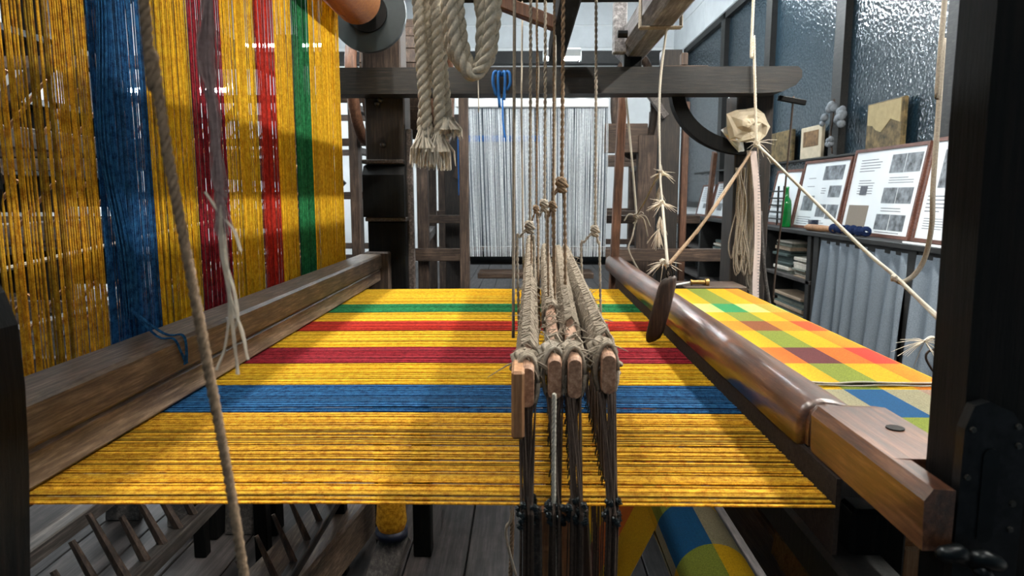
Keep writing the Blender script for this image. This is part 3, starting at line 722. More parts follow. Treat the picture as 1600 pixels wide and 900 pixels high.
# foreground brown rope
cord([Vector((P(216, 0, Y=.46).x - .012, .46, 4.74)), Vector((P(216, 0, Y=.46).x - .008, .46, 2.2)), P(220, -60, Y=.46), P(240, 90, Y=.46), P(262, 240, Y=.46), P(300, 440, Y=.46), P(330, 600, Y=.46), P(356, 740, Y=.46), P(374, 850, Y=.46), P(390, 960, Y=.46)], .0037, 'rope_brown', 'long brown twisted rope slanting down in front of the blue yarn band', True, 'rope')
# mauve frayed yarn bunch
fy = root_at('yarn_bunch', P(350, 560, Y=.5), 'fuzzy mauve-grey bunch of yarn with loose frayed ends before the dark red band', 'yarn')
rg = random.Random(9); m = MB()
for q in range(70):
    o_ = rg.gauss(0, 5); o2 = rg.gauss(0, 6); Yq = .5 + rg.uniform(-.006, .006)
    m.tube(smooth([P(325 + o_, -40, Y=Yq), P(322 + o2, 90, Y=Yq), P(333 + o_ * .9, 180, Y=Yq), P(341 + o2 * .7, 280, Y=Yq), P(345 + rg.gauss(0, 7), 340 + rg.uniform(-40, 30), Y=Yq)], 4), .00055, 4, False)
m.build('yarn_strands', 'mauve_yarn', fy)
MB().tube([P(325, -30, Y=.5), Vector((P(325, 0, Y=.5).x, .5, 4.74))], .003, 6).build('hanger_cord', 'rope_brown', fy)
for k, pts in enumerate([[(342, 300), (344, 380), (362, 470), (378, 520), (388, 562)], [(345, 320), (352, 400), (364, 450), (372, 495), (366, 515)], [(320, 300), (345, 335), (366, 360), (376, 392)], [(342, 320), (346, 400), (358, 470), (352, 540), (338, 578)], [(348, 330), (360, 480), (368, 540), (372, 585)]]):
    m = MB()
    for q in range(5): m.tube(smooth([P(a + rg.gauss(0, 1.2), b, Y=.495 + .002 * q) for a, b in pts], 6), .0006, 4, False)
    m.build('loose_end', 'fray', fy)
# blue yarn tail in front of the sheet
bt2 = root_at('yarn_tail', (SX + .02, 1.12, .93), 'loose blue yarn tail knotted and draped over the back beam', 'yarn')
m = MB()
for q in range(60):
    o_ = rg.gauss(0, .006); xq = SX + .010 + rg.uniform(0, .012)
    m.tube(smooth([(xq - .006, 1.10 + o_ * .6, 1.87), (xq, 1.125 + o_, 1.55), (xq, 1.105 + o_ * 1.2, 1.3), (xq, 1.135 + o_ * 1.4, 1.12), (xq, 1.135 + o_, 1.0)], 5), .0011, 4, False)
m.build('yarn_strands', 'yarn_blue', bt2)
m = MB()
for q in range(14):
    s_ = -1 if q % 2 else 1; o_ = rg.gauss(0, .002)
    m.tube(smooth([(SX + .012, 1.135 + o_, 1.02), (-.62, 1.133 + s_ * .012 + o_, .973), (-.588, 1.13 + s_ * .016 + o_, .970), (-.581, 1.132 + s_ * .010 + o_, .945), (-.580, 1.135 + o_ * 2, .922)], 5), .0011, 4, False)
m.build('loose_end', 'yarn_blue', bt2)

# ================================================================== things hanging at the right
tg = root_at('toggle', P(1018, 533, Y=1.62), 'dark wooden toggle handle hanging on a white string over the beater rail', 'handle')
a = P(1046, 433, Y=1.62); b = P(1020, 533, Y=1.62); d = (b - a)
m = MB(); secs = []
for t, s_ in ((0, .55), (.03, .85), (.12, 1), (.5, 1.08), (.88, 1.0), (.97, .8), (1, .5)):
    c = a + d * t; secs.append([(c.x + math.cos(q) * .0215 * s_, c.y + math.sin(q) * .012 * s_, c.z + math.cos(q) * .004) for q in [2 * math.pi * k / 14 for k in range(14)]])
m.loft(secs).build('grip', 'toggle_wood', tg, True)
m = MB(); e = a + Vector((0, 0, -.008))
m.tube(smooth([e, e + Vector((-.008, 0, .015)), e + Vector((0, 0, .034)), e + Vector((.008, 0, .015)), e], 6), .0024, 6); m.build('eye_loop', 'iron', tg, True)
cord([Vector((.458, 2.3, 1.75)), P(1031, 140, Y=2.3), P(1031, 265, Y=2.2), P(1036, 330, Y=1.9), P(1042, 400, Y=1.65), P(1044, 418, Y=1.62)], .0040, 'cord_light', 'white knotted string holding the wooden toggle', True)
kt = root_at('string_knots', P(1030, 350, Y=1.97), 'frayed white knots tied along the toggle string', 'knot')
for k, (px_, py_, Yk) in enumerate([(1034, 270, 2.19), (1035, 317, 1.95), (1037, 410, 1.64)]):
    m = MB(); c = P(px_, py_, Y=Yk); knot(m, c, .008, 6, k, .003); fibres(m, c, 22, .045, .0013, k + 5, (1.4, .6, .5), .2); m.build('frayed_knot', 'fray', kt)
for k, (px_, py_, Yk) in enumerate([(1029, 300, 2.1), (1031, 345, 1.95), (1029, 365, 1.9)]):
    m = MB(); c = P(px_, py_, Y=Yk); fibres(m, c + Vector((0, 0, .012)), 26, .04, .0012, k + 15, (.4, .4, .3), 1.4); m.build('tuft', 'fray', kt)
cord([P(1045, 413, Y=1.62), P(1088, 362, Y=1.9), P(1130, 305, Y=2.3), P(1172, 240, Y=2.7)], .0050, 'rope_brown', 'brown cord running from the toggle up to the paper on the post', True)
cord([P(1088, 365, Y=1.92), P(1125, 308, Y=2.3), P(1168, 245, Y=2.7)], .0036, 'twine', 'second brown cord twisted beside the toggle cord', True)
cord([P(978, 150, Y=2.9), P(986, 235, Y=2.9), P(994, 335, Y=2.9), P(990, 350, Y=2.9)], .005, 'cord_light', 'white cord hanging behind the far sword', False)
cord([P(1030, 268, Y=2.5), P(1010, 310, Y=2.7), P(996, 335, Y=2.88), P(988, 370, Y=2.88), P(982, 388, Y=2.88), P(990, 408, Y=2.88), P(1000, 425, Y=2.88)], .0036, 'cord', 'pale slack cord tied to the white cord beside the far sword', False)
m = MB(); c = P(994, 338, Y=2.88); knot(m, c, .011, 6, 8, .0036)
for dx_, dz_ in ((-.05, -.01), (.06, -.035), (.05, -.075), (.03, .02)): m.tube(smooth([c, c + Vector((dx_ * .6, -.004, dz_ * .3 + .012)), c + Vector((dx_, -.004, dz_ - .01))], 5), .003, 5)
tag(m.build('string_knot', 'cord', None, True), 'knot with loose tails where the slack cord meets the white cord', 'knot')
# paper tied to the far right post
pa = root_at('paper_wrapper', P(1165, 235, Y=2.82), 'crumpled cream paper with a white sheet tied against the right post', 'paper')
rg = random.Random(4)
def sheet(poly, Y, name, mat, amp=.02, n=5):
    c = Vector((0, 0, 0)); pts = [P(a, b, Y=Y) for a, b in poly]
    for p in pts: c += p / len(pts)
    vs = [c + Vector((0, -.035, 0))]; fs = []
    rings_ = n; k = len(pts)
    for r_ in range(1, rings_ + 1):
        for p in pts: vs.append(c.lerp(p, r_ / rings_) + Vector((0, -.035 * (1 - r_ / rings_) + rg.uniform(-amp, amp) * .6, 0)))
    for j in range(k): fs.append((0, 1 + j, 1 + (j + 1) % k))
    for r_ in range(rings_ - 1):
        for j in range(k):
            a = 1 + r_ * k + j; b = 1 + r_ * k + (j + 1) % k; fs.append((a, a + k, b + k, b))
    return MB().add(vs, fs).build(name, mat, pa)
sheet([(1135, 178), (1150, 172), (1165, 170), (1180, 168), (1194, 178), (1198, 190), (1204, 198), (1196, 212), (1185, 222), (1172, 222), (1155, 222), (1140, 218), (1137, 200)], 2.80, 'paper_sheet', 'cream_paper')
sheet([(1126, 203), (1138, 196), (1160, 215), (1163, 236), (1155, 240), (1140, 222)], 2.83, 'white_sheet', 'paper', .008)
m = MB(); fibres(m, P(1184, 222, Y=2.74), 16, .08, .0014, 31, (1.3, .5, .8)); knot(m, P(1183, 225, Y=2.74), .012, 6, 3, .004); m.build('string_knot', 'fray', pa)
cord([Vector((P(1178, 0, Y=2.72).x, 2.72, 4.74)), P(1178, -20, Y=2.72), P(1178, 60, Y=2.72), P(1180, 150, Y=2.72), P(1182, 222, Y=2.72)], .0055, 'rope_grey', 'grey twisted cord hanging down onto the crumpled paper', True)
cord([P(1185, 228, Y=2.72), P(1260, 302, Y=2.45), P(1350, 390, Y=2.1), P(1400, 433, Y=1.9), P(1466, 498, Y=1.7)], .0058, 'cord_light', 'white cord stretched diagonally from the paper to the dark sword', False, n=8)
cord([P(1402, 436, Y=1.9), P(1430, 462, Y=1.8), P(1468, 496, Y=1.7)], .005, 'cord_light', 'second white cord lying along the diagonal cord', False, n=8)
cord([Vector((P(1478, 0, Y=1.85).x, 1.85, 4.74)), P(1476, 0, Y=1.85), P(1474, 60, Y=1.85), P(1466, 180, Y=1.85), P(1458, 290, Y=1.85), P(1456, 350, Y=1.85), P(1446, 400, Y=1.87), P(1430, 428, Y=1.88), P(1410, 441, Y=1.89), P(1398, 436, Y=1.9)], .0068, 'cord', 'grey-brown cord curving down to join the diagonal white cord', False, n=8)
m = MB(); knot(m, P(1398, 435, Y=1.89), .008, 6, 2, .004); tag(m.build('cord_knot', 'cord_light', None, True), 'small knot joining the curved cord to the diagonal cord', 'knot')
m = MB(); c = P(1445, 533, Y=1.75); fibres(m, c, 26, .07, .0013, 61, (1.5, .4, .5)); m.tube(smooth([c, P(1455, 527, Y=1.75), P(1470, 532, Y=1.75)], 4), .004, 6); tag(m.build('frayed_cord', 'fray'), 'frayed white cord end before the grey curtain', 'cord')
cord([P(1462, 545, Y=1.75), P(1450, 550, Y=1.75), P(1447, 560, Y=1.75), P(1456, 577, Y=1.75), P(1464, 585, Y=1.75)], .003, 'heddle', 'short dark loop of wire beside the sword edge', False)
# twine hanks and measuring tape on the right post
def hank(cx_, y0_, y1_, wpx, n, mat, name, label, Y=2.80, seed=0, r=.0022):
    m = MB(); rh = random.Random(seed); 
    for q in range(n):
        xa = cx_ + rh.gauss(0, wpx * .3); xb = cx_ + rh.gauss(0, wpx * .45); yy = y1_ + rh.uniform(-30, 8); Yq = Y + rh.uniform(-.02, .02)
        m.tube(smooth([P(cx_ + rh.gauss(0, 3), y0_, Y=Yq), P(xa, y0_ * .6 + yy * .4, Y=Yq), P(xb, yy - 25, Y=Yq), P(xb + 4, yy, Y=Yq), P(xb + 8, yy - 20, Y=Yq)], 4), r, 4, False)
    return tag(m.build(name, mat), label, 'twine')
hank(1157, 262, 425, 14, 46, 'twine', 'twine_hank', 'fuzzy brown hank of twine hanging on the right post', 2.79, 1, .003)
hank(1172, 235, 470, 8, 24, 'cord', 'twine_hank', 'smooth pale hank of cord between the fuzzy hank and the tape', 2.80, 2)
tp = MB()
pts = [P(1177, 236, Y=2.77), P(1183, 300, Y=2.765), P(1184, 380, Y=2.76), P(1181, 440, Y=2.76), P(1182, 500, Y=2.76)]
pts = smooth(pts, 6); tape = root_at('measuring_tape', pts[-1], 'pale pink measuring tape with dark marks hanging on the right post', 'tape')
vs = []; fs = []
for k, p in enumerate(pts): vs += [p + Vector((-.013, 0, 0)), p + Vector((.013, .002, 0)), p + Vector((.013, .004, 0)), p + Vector((-.013, .002, 0))]
for k in range(len(pts) - 1):
    for q in range(4): fs.append((k * 4 + q, k * 4 + (q + 1) % 4, k * 4 + 4 + (q + 1) % 4, k * 4 + 4 + q))
MB().add(vs, fs).build('tape_strip', 'tape', tape)
m = MB()
for k in range(46):
    p = P(1183.5, 250, Y=2.762).lerp(P(1182.5, 470, Y=2.757), k / 45); m.box(p.x + .001, p.x + (.009 if k % 5 else .012), p.y - .0035, p.y - .0020, p.z, p.z + .0022)
m.build('tape_marks', 'ink', tape)
cord([P(1188, 330, Y=2.85), P(1194, 420, Y=2.82), P(1206, 500, Y=2.8)], .008, 'grey_wood_y', 'grey strap slanting off the right post beside the tape', False)
cord([P(1240, 150, Y=2.84), P(1226, 300, Y=2.84), P(1212, 420, Y=2.84), P(1208, 470, Y=2.84)], .004, 'heddle', 'thin dark cord hanging from the arm at the rail end', False)
# bobbin at the far edge of the cloth
bo = root_at('bobbin', P(1093, 447, Y=2.66), 'small brass bobbin with a pale stick lying at the far edge of the checked cloth', 'bobbin')
c = P(1093, 441, Y=2.66)
MB().tube([c + Vector((-.035, 0, 0)), c + Vector((-.03, 0, 0)), c + Vector((-.028, 0, 0)), c + Vector((.02, 0, 0)), c + Vector((.022, 0, 0)), c + Vector((.035, 0, 0))], [.012, .012, .009, .009, .015, .015], 14).build('spool', 'brass', bo)
MB().tube([c + Vector((-.035, 0, 0)), c + Vector((-.11, -.01, -.012))], .004, 8).build('stick', 'paper', bo)

# ================================================================== under the loom
cr = root_at('peg_rack', (-.95, 1.5, 0), 'low wooden rack with rows of slanting pegs standing under the warp', 'rack')
MB().box(-.81, -.775, .9, 2.0, .415, .45, .003).build('rack_rail', 'grey_wood_y', cr)
MB().box(-1.11, -1.06, .9, 2.2, .41, .45, .003).build('rack_rail', 'grey_wood_y', cr)
MB().box(-.60, -.57, 1.2, 2.1, .25, .28, .003).build('rack_rail', 'grey_wood_y', cr)
for k in range(13):
    y_ = 1.12 + k * .07; l_ = .10 + .02 * (k % 3)
    MB().tube([(-.79, y_, .44), (-.79 - l_ * .55, y_ + .012, .44 + l_)], [.011, .006], 8).build('peg', 'old_wood', cr)
for k in range(7):
    y_ = 1.3 + k * .11
    MB().tube([(-.585, y_, .27), (-.64, y_ + .01, .27 + .13)], [.010, .005], 8).build('peg', 'old_wood', cr)
for x_, y_ in ((-.795, .95), (-.795, 1.95), (-1.085, .95), (-1.085, 2.15), (-.585, 1.25), (-.585, 2.05)): MB().box(x_ - .02, x_ + .02, y_ - .02, y_ + .02, 0, .42 if x_ < -.7 else .26, .003).build('leg', 'post_black', cr)
for k, (xa, wd) in enumerate(((-1.02, .10), (-1.25, .11), (-1.5, .13))):
    tag(MB().bar((xa, 2.3 + .05 * k, 0), (xa, 2.42 + .05 * k, .75), wd, .03, (0, 1, 0), .003).build('loose_board', 'grey_wood_y'), ['narrow grey board leaning behind the peg rack', 'grey board leaning beside the narrow board', 'wide grey board leaning next to the dark post'][k], 'board')
a = P(450, 912, Z=.14); b = P(560, 786, Z=.14); d = (b - a).normalized()
tag(MB().bar(a - d * .6, b + d * .5, .17, .14, (0, 0, 1), .008).build('floor_timber', 'loom_wood'), 'heavy weathered timber lying on the floor under the warp', 'timber')
yc = root_at('yarn_cone', P(612, 822, Z=.35), 'yellow yarn cone on a grey wooden block under the warp', 'yarn')
c = P(612, 825, Z=.35)
MB().tube([c, c + Vector((0, 0, .02)), c + Vector((0, 0, .15)), c + Vector((0, 0, .17))], [.034, .040, .030, .02], 20).build('yarn_winding', 'yarn_gold', yc, True)
MB().tube([c - Vector((0, 0, .02)), c], [.042, .042], 20).build('cone_base', 'navy_paint', yc, True)
bs = MB(); bs.bar((c.x - .10, c.y - .25, .0), (c.x + .01, c.y + .02, .325), .075, .05, (0, -1, 1), .005); tag(bs.build('support_block', 'grey_wood_y'), 'sloping grey wooden block carrying the yellow yarn cone', 'block')
tg2 = MB().tube(smooth([P(518, 898, Z=.01), P(530, 850, Z=.03), P(535, 835, Z=.02)], 4), .004, 5); tag(tg2.build('straw', 'light_wood'), 'thin straw lying on the planks beside the heavy timber', 'straw')
rg_ = root_at('rag', (.485, 1.15, .597), 'ragged olive cloth remnant lying over the lower rail', 'rag')
rg = random.Random(8)
MB().grid(lambda u, v: (.445 + .09 * u + rg.uniform(-.004, .004), .93 + .24 * v + rg.uniform(-.005, .005), .598 + .010 * math.sin(u * 5) * (1 if 0 < u < 1 else .2) + rg.uniform(0, .006) - (.03 if u == 0 else 0)), 8, 14, .003).build('rag_cloth', 'rag', rg_)

# ================================================================== background: the white warp loom
L2 = root_at('hand_loom', (0.1, 5.0, 0), 'second brown wooden loom frame behind, carrying a white warp', 'loom')
def L2bar(n, mat, a, b, wd, ht, up=(0, 0, 1)): return MB().bar(a, b, wd, ht, up, .004).build(n, mat, L2)
L2bar('post', 'old_wood', (-.70, 4.75, 0), (-.70, 4.75, 2.35), .075, .07, (0, 1, 0))
L2bar('post', 'loom_wood_dark', (1.02, 4.95, 0), (1.02, 4.95, 2.2), .14, .10, (0, 1, 0))
L2bar('post', 'old_wood', (.86, 4.9, 0), (.86, 4.9, 1.62), .13, .08, (0, 1, 0))
L2bar('post', 'sword_red', (1.13, 4.92, .3), (1.13, 4.92, 1.85), .045, .06, (0, 1, 0))
L2bar('post', 'old_wood', (-.82, 6.1, 0), (-.82, 6.1, 2.3), .08, .07, (0, 1, 0))
L2bar('post', 'loom_wood_dark', (-.62, 6.1, 0), (-.62, 6.1, 1.9), .16, .07, (0, 1, 0))
L2bar('cross_rail', 'old_wood_x', (-.78, 4.68, .80), (1.38, 4.68, .80), .06, .085)
L2bar('cross_rail', 'old_wood_x', (-.85, 5.9, 1.0), (1.5, 5.9, 1.0), .06, .07)
L2bar('cross_rail', 'rail_dark', (-.85, 4.9, 2.02), (1.2, 4.9, 2.02), .08, .09)
L2bar('cross_rail', 'rail_dark', (-.85, 4.4, .55), (1.2, 4.4, .55), .08, .06)
L2bar('cross_rail', 'old_wood_x', (.55, 4.9, 1.60), (.86, 4.9, 1.60), .06, .20)
L2bar('treadle', 'old_wood_x', (-.30, 4.5, .69), (.45, 4.5, .69), .25, .035)
L2bar('treadle', 'old_wood_x', (-.42, 4.2, .56), (.45, 4.2, .56), .16, .035)
L2bar('side_rail', 'grey_wood_y', (-.70, 4.75, .9), (-.82, 6.1, .9), .06, .07)
L2bar('brace', 'old_wood', (-.60, 6.0, 1.35), (-.42, 6.0, 1.85), .05, .05, (0, 1, 0))
L2bar('brace', 'beam_grey', (.80, 4.85, 1.98), (.98, 4.85, 1.74), .05, .05, (0, 1, 0))
hoop = []
MB().tube([(.80 + .03 * math.sin(t) * 0 + .16 * math.cos(t), 5.1 + .10 * math.cos(t), 1.85 + .36 * math.sin(t)) for t in [2 * math.pi * k / 40 for k in range(41)]], .030, 8).build('wheel_rim', 'old_wood', L2, True)
MB().cyl((-.36, 4.6, .79), (.545, 4.6, .79), .050, None, 20).build('warp_beam', 'black_metal', L2, True)
ww = root_at('warp', (.08, 4.6, .8), 'white warp threads hanging as a sheet on the loom behind', 'yarn')
rg = random.Random(14); m = MB(); x = -.40
while x < .55:
    u = (x + .40) / .95
    xb = -.36 + u * .895 + rg.uniform(-.004, .004); xx = x + rg.uniform(-.003, .003)
    m.tube([(xx, 4.60, 1.80), (xx * .5 + xb * .5 + rg.uniform(-.006, .006), 4.56, 1.3), (xb, 4.545, .80)], .0021, 4, False)
    x += rg.uniform(.0042, .0078) if rg.random() > .07 else .014
m.build('yarn_sheet', 'yarn_white', ww)['kind'] = 'stuff'
MB().box(-.45, .55, 4.575, 4.625, 1.775, 1.83, .006).build('top_bar', 'white_paint', ww)
tag(MB().box(-.41, .12, 4.64, 4.66, 1.56, 1.60, .003).build('blue_slat', 'ribbon_blue'), 'blue strip stretched behind the white warp', 'strip')
rb = MB()
for k, (dx_, l_) in enumerate(((-.03, .14), (-.012, .22), (.012, .17), (.03, .10))): rb.tube(smooth([P(784, 118, Y=2.72), P(784, 118, Y=2.72) + Vector((dx_ * .9, -.012, .012)), P(784, 118, Y=2.72) + Vector((dx_ * 1.1, -.014, -.03)), P(784, 118, Y=2.72) + Vector((dx_ * .7, -.006, -l_ * .55))], 5), .006, 6)
tag(rb.build('ribbon', 'ribbon_blue', None, True), 'bright blue ribbon bow tied on the dark cross rail', 'ribbon')
cord([P(785, 150, Y=4.5), P(786, 190, Y=4.5), P(789, 215, Y=4.5)], .007, 'ribbon_blue', 'blue cord hanging in front of the white warp', False)
cord([P(718, 205, Y=4.5), P(719, 260, Y=4.5), P(720, 305, Y=4.5)], .018, 'ribbon_blue', 'faded blue strap at the left edge of the white warp', False)
# drum behind the left rear post
dr = root_at('wooden_drum', (-.63, 3.8, 0), 'large brown slatted drum behind the left rear post', 'drum')
for k in range(26):
    t = 2 * math.pi * k / 26
    MB().bar((-.82 + 0, 3.8 + .30 * math.cos(t), 1.82 + .30 * math.sin(t)), (-.62 + .15, 3.8 + .30 * math.cos(t), 1.82 + .30 * math.sin(t)), .07, .018, (0, math.cos(t), math.sin(t)), .002).build('slat', 'old_wood', dr)
for x_ in (-.86, -.44):
    MB().tube([(x_, 3.8 + .32 * math.cos(t), 1.82 + .32 * math.sin(t)) for t in [2 * math.pi * k / 36 for k in range(37)]], .030, 8).build('rim', 'sword_red', dr, True)
MB().cyl((-.95, 3.8, 1.82), (-.3, 3.8, 1.82), .03, None, 12).build('axle', 'post_black', dr, True)
for x_ in (-.93, -.33): MB().bar((x_, 3.8, 0), (x_, 3.8, 1.9), .05, .07, (0, 1, 0), .004).build('stand', 'old_wood', dr)

# clutter of frames further back and to the left
def frame(name, label, x0, x1, y0, y1, h, rails, diag, mats=('old_wood', 'old_wood_x')):
    r = root_at(name, ((x0 + x1) / 2, (y0 + y1) / 2, 0), label, 'loom')
    for x_ in (x0, x1):
        for y_ in (y0, y1): MB().box(x_ - .045, x_ + .045, y_ - .04, y_ + .04, 0, h, .005).build('post', mats[0], r)
    for z_ in rails:
        for y_ in (y0, y1): MB().box(x0 - .1, x1 + .1, y_ - .06, y_ - .015, z_ - .035, z_ + .035, .004).build('rail', mats[1], r)
        for x_ in (x0, x1): MB().box(x_ - .03, x_ + .03, y0, y1, z_ - .10, z_ - .04, .004).build('side_rail', 'grey_wood_y', r)
    for (a, b) in diag: MB().bar(a, b, .05, .05, (0, 1, 0), .004).build('brace', mats[0], r)
    return r
frame('hand_loom', 'pale wooden loom frame with crossing braces seen through the hanging yarns', -3.4, -1.35, 2.6, 4.0, 2.1, (.55, 1.05, 1.38, 1.95), [((-3.3, 2.55, 1.2), (-2.6, 2.55, 2.0)), ((-1.4, 2.55, 1.95), (-2.1, 2.55, 1.4)), ((-2.8, 2.5, .6), (-1.9, 2.5, 1.3))])
frame('hand_loom', 'brown loom frame standing against the back wall beyond the white warp', -.9, 1.4, 7.6, 9.0, 2.1, (.6, 1.0, 1.6), [((-.5, 7.5, 1.1), (.2, 7.5, 1.9))])
frame('hand_loom', 'far loom frame at the left end of the room', -3.6, -1.6, 6.6, 8.2, 2.2, (.6, 1.2, 1.7, 2.1), [((-3.5, 6.5, 1.2), (-2.6, 6.5, 2.1)), ((-1.7, 6.5, 1.3), (-2.4, 6.5, 2.0))], ('loom_wood_dark', 'old_wood_x'))
fc = root_at('peg_creel', (-1.18, 2.1, 0), 'upright creel with slanting thin pegs behind the blue and gold yarns', 'creel')
for z_ in (.62, .88, 1.12, 1.34): MB().box(-1.20, -1.16, 1.2, 3.6, z_ - .025, z_ + .025, .003).build('rail', 'grey_wood_y', fc)
for y_ in (1.25, 2.4, 3.55): MB().box(-1.22, -1.14, y_ - .03, y_ + .03, 0, 2.0, .004).build('post', 'loom_wood_dark', fc)
for z_ in (.88, 1.12, 1.34):
    for k in range(20):
        y_ = 1.3 + k * .115; MB().tube([(-1.16, y_, z_), (-1.05, y_, z_ + .12)], [.006, .004], 5).build('peg', 'light_wood', fc)
tag(MB().tube([(-.95, 1.0, 1.06), (-.9, 2.2, 1.15)], .005, 6).build('stick', 'cord_light'), 'thin pale stick stretched behind the gold yarns', 'stick')
tag(MB().box(-2.35, -2.15, 2.0, 2.03, 1.10, 1.24, .004).build('orange_card', 'creel_orange'), 'small orange card behind the gold yarns', 'card')

rk2 = root_at('storage_rack', (-4.6, 5.8, 0), 'tall dark storage rack against the left wall, seen through the gold yarns', 'rack')
for y_ in (3.9, 5.0, 6.2, 7.4): MB().box(-4.95, -4.2, y_ - .05, y_ + .05, 0, 3.15, .004).build('upright', 'cabinet_wood', rk2)
for z_ in (.1, .75, 1.4, 2.0, 2.55, 3.1): MB().box(-4.95, -4.2, 3.9, 7.4, z_ - .03, z_ + .03, .004).build('shelf_board', 'cabinet_wood', rk2)
MB().box(-4.99, -4.95, 3.85, 7.45, 0, 3.15).build('back_panel', 'dark_gap', rk2)
rg = random.Random(55); bn = ['tan', 'white', 'grey-green', 'brown']; bm = ['book_d', 'paper', 'book_c', 'old_wood']
for zi, z_ in enumerate((.13, .78, 1.43, 2.03, 2.58)):
    for k in range(5):
        y_ = 4.05 + k * .64 + rg.uniform(0, .12); c_ = rg.randrange(4); w_ = rg.uniform(.25, .42); h_ = rg.uniform(.15, .36)
        if rg.random() < .3: continue
        bx_ = root_at('storage_box', (-4.45, y_ + w_ / 2, z_), '%s box on the %s shelf of the dark storage rack' % (bn[c_], ('lowest', 'second lowest', 'middle', 'second highest', 'highest')[zi]), 'box', 'boxes on the storage rack')
        MB().box(-4.7, -4.25, y_, y_ + w_, z_, z_ + h_, .004).build('box_body', bm[c_], bx_)
        MB().box(-4.71, -4.24, y_ - .006, y_ + w_ + .006, z_ + h_ - .05, z_ + h_ + .004, .003).build('lid', bm[c_], bx_)
dsx = MB().grid(lambda u, v: (-.50 + 1.15 * u, 5.45 + .02 * math.sin(u * 40 + v), 1.95 - 1.15 * v), 60, 6, .004, (0, 1, 0)); tag(dsx.build('backing_sheet', 'curtain_grey', None, True), 'grey backing sheet added behind the white warp to darken its gaps', 'cloth')  # added backing so the gaps between white threads look dark
# ================================================================== right wall: cabinets and shelf items
TOPZ = .92
top = MB().box(2.27, 2.6, 3.3, 10.4, .885, TOPZ, .004).build('worktop', 'cabinet_wood'); tag(top, 'long dark worktop along the window wall carrying the framed posters', 'worktop')
cb = root_at('curtain_cabinet', (2.45, 4.5, 0), 'dark cabinet carcass behind the grey curtains', 'cabinet')
for y_ in (5.42, 4.08, 3.35): MB().box(2.30, 2.34, y_ - .045, y_ + .045, 0, .885, .003).build('post', 'cabinet_wood', cb)
MB().box(2.55, 2.59, 3.3, 5.45, 0, .885).build('back_panel', 'cabinet_wood', cb)
MB().box(2.31, 2.33, 3.3, 5.45, .84, .885, .002).build('curtain_rail', 'cabinet_wood', cb)
def curtain(y0, y1, label, ph):
    n = 90; m = MB()
    m.grid(lambda u, v: (2.325 - .040 * (.35 + .65 * v) * (1 + math.sin(u * (y1 - y0) * 38 + ph + .8 * math.sin(u * 9 + v))) - .008 * math.sin(u * 31 + 2 * v), y0 + (y1 - y0) * u + .006 * math.sin(v * 5 + u * 20), .86 - .84 * v), n, 14, .003, (1, 0, 0))
    tag(m.build('curtain', 'curtain_grey', None, True), label, 'curtain')
curtain(4.12, 5.36, 'gathered grey curtain on the cabinet under the central poster', 0)
curtain(3.38, 4.02, 'grey curtain on the cabinet beside the dark sword', 2)
# open shelves
sh = root_at('shelf_unit', (2.45, 7.5, 0), 'dark open shelf unit under the worktop filled with papers', 'shelf')
for y_ in (5.55, 6.55, 7.8, 9.0, 10.3): MB().box(2.30, 2.58, y_ - .035, y_ + .035, 0, .885, .003).build('upright', 'cabinet_wood', sh)
for z_ in (.12, .50): MB().box(2.30, 2.58, 5.5, 10.35, z_ - .015, z_ + .015, .003).build('shelf_board', 'grey_wood_y', sh)
MB().box(2.575, 2.595, 5.5, 10.35, 0, .885).build('back_panel', 'dark_gap', sh)
rg = random.Random(31); bk = ['book_a', 'book_b', 'book_c', 'book_d']; bnm = {'book_a': 'sage green', 'book_b': 'cream', 'book_c': 'dark teal', 'book_d': 'tan'}
for (ya, yb, z0_, n_, wh) in [(5.62, 5.95, .515, 9, 'right of the upper shelf'), (6.0, 6.42, .515, 13, 'next to the cream pile on the upper shelf'), (5.7, 6.4, .135, 8, 'on the lower shelf'), (6.75, 7.3, .515, 8, 'on the upper shelf beyond the strap'), (8.0, 8.5, .515, 7, 'far along the upper shelf')]:
    z_ = z0_
    for k in range(n_):
        h = rg.uniform(.012, .032); o_ = rg.uniform(-.03, .03); mt = rg.choice(bk); nm = bnm[mt]
        d0 = rg.uniform(0, .05)
        if z_ + h > z0_ + .34: break
        tag(MB().box(2.32 + d0, 2.55, ya + o_ + .03, yb + o_ - .03, z_, z_ + h - .001, .002).build('paper_stack', mt), '%s paper bundle in the pile %s' % (nm, wh), 'papers', 'paper bundles on the shelves')
        z_ += h
for k in range(10):
    y_ = 7.45 + .03 * k; mt = bk[k % 4]
    tag(MB().box(2.33, 2.52, y_, y_ + .024, .515, .515 + .22 + .03 * (k % 3), .002).build('book', mt), '%s book standing upright on the upper shelf' % bnm[mt], 'book', 'upright books on the shelf')
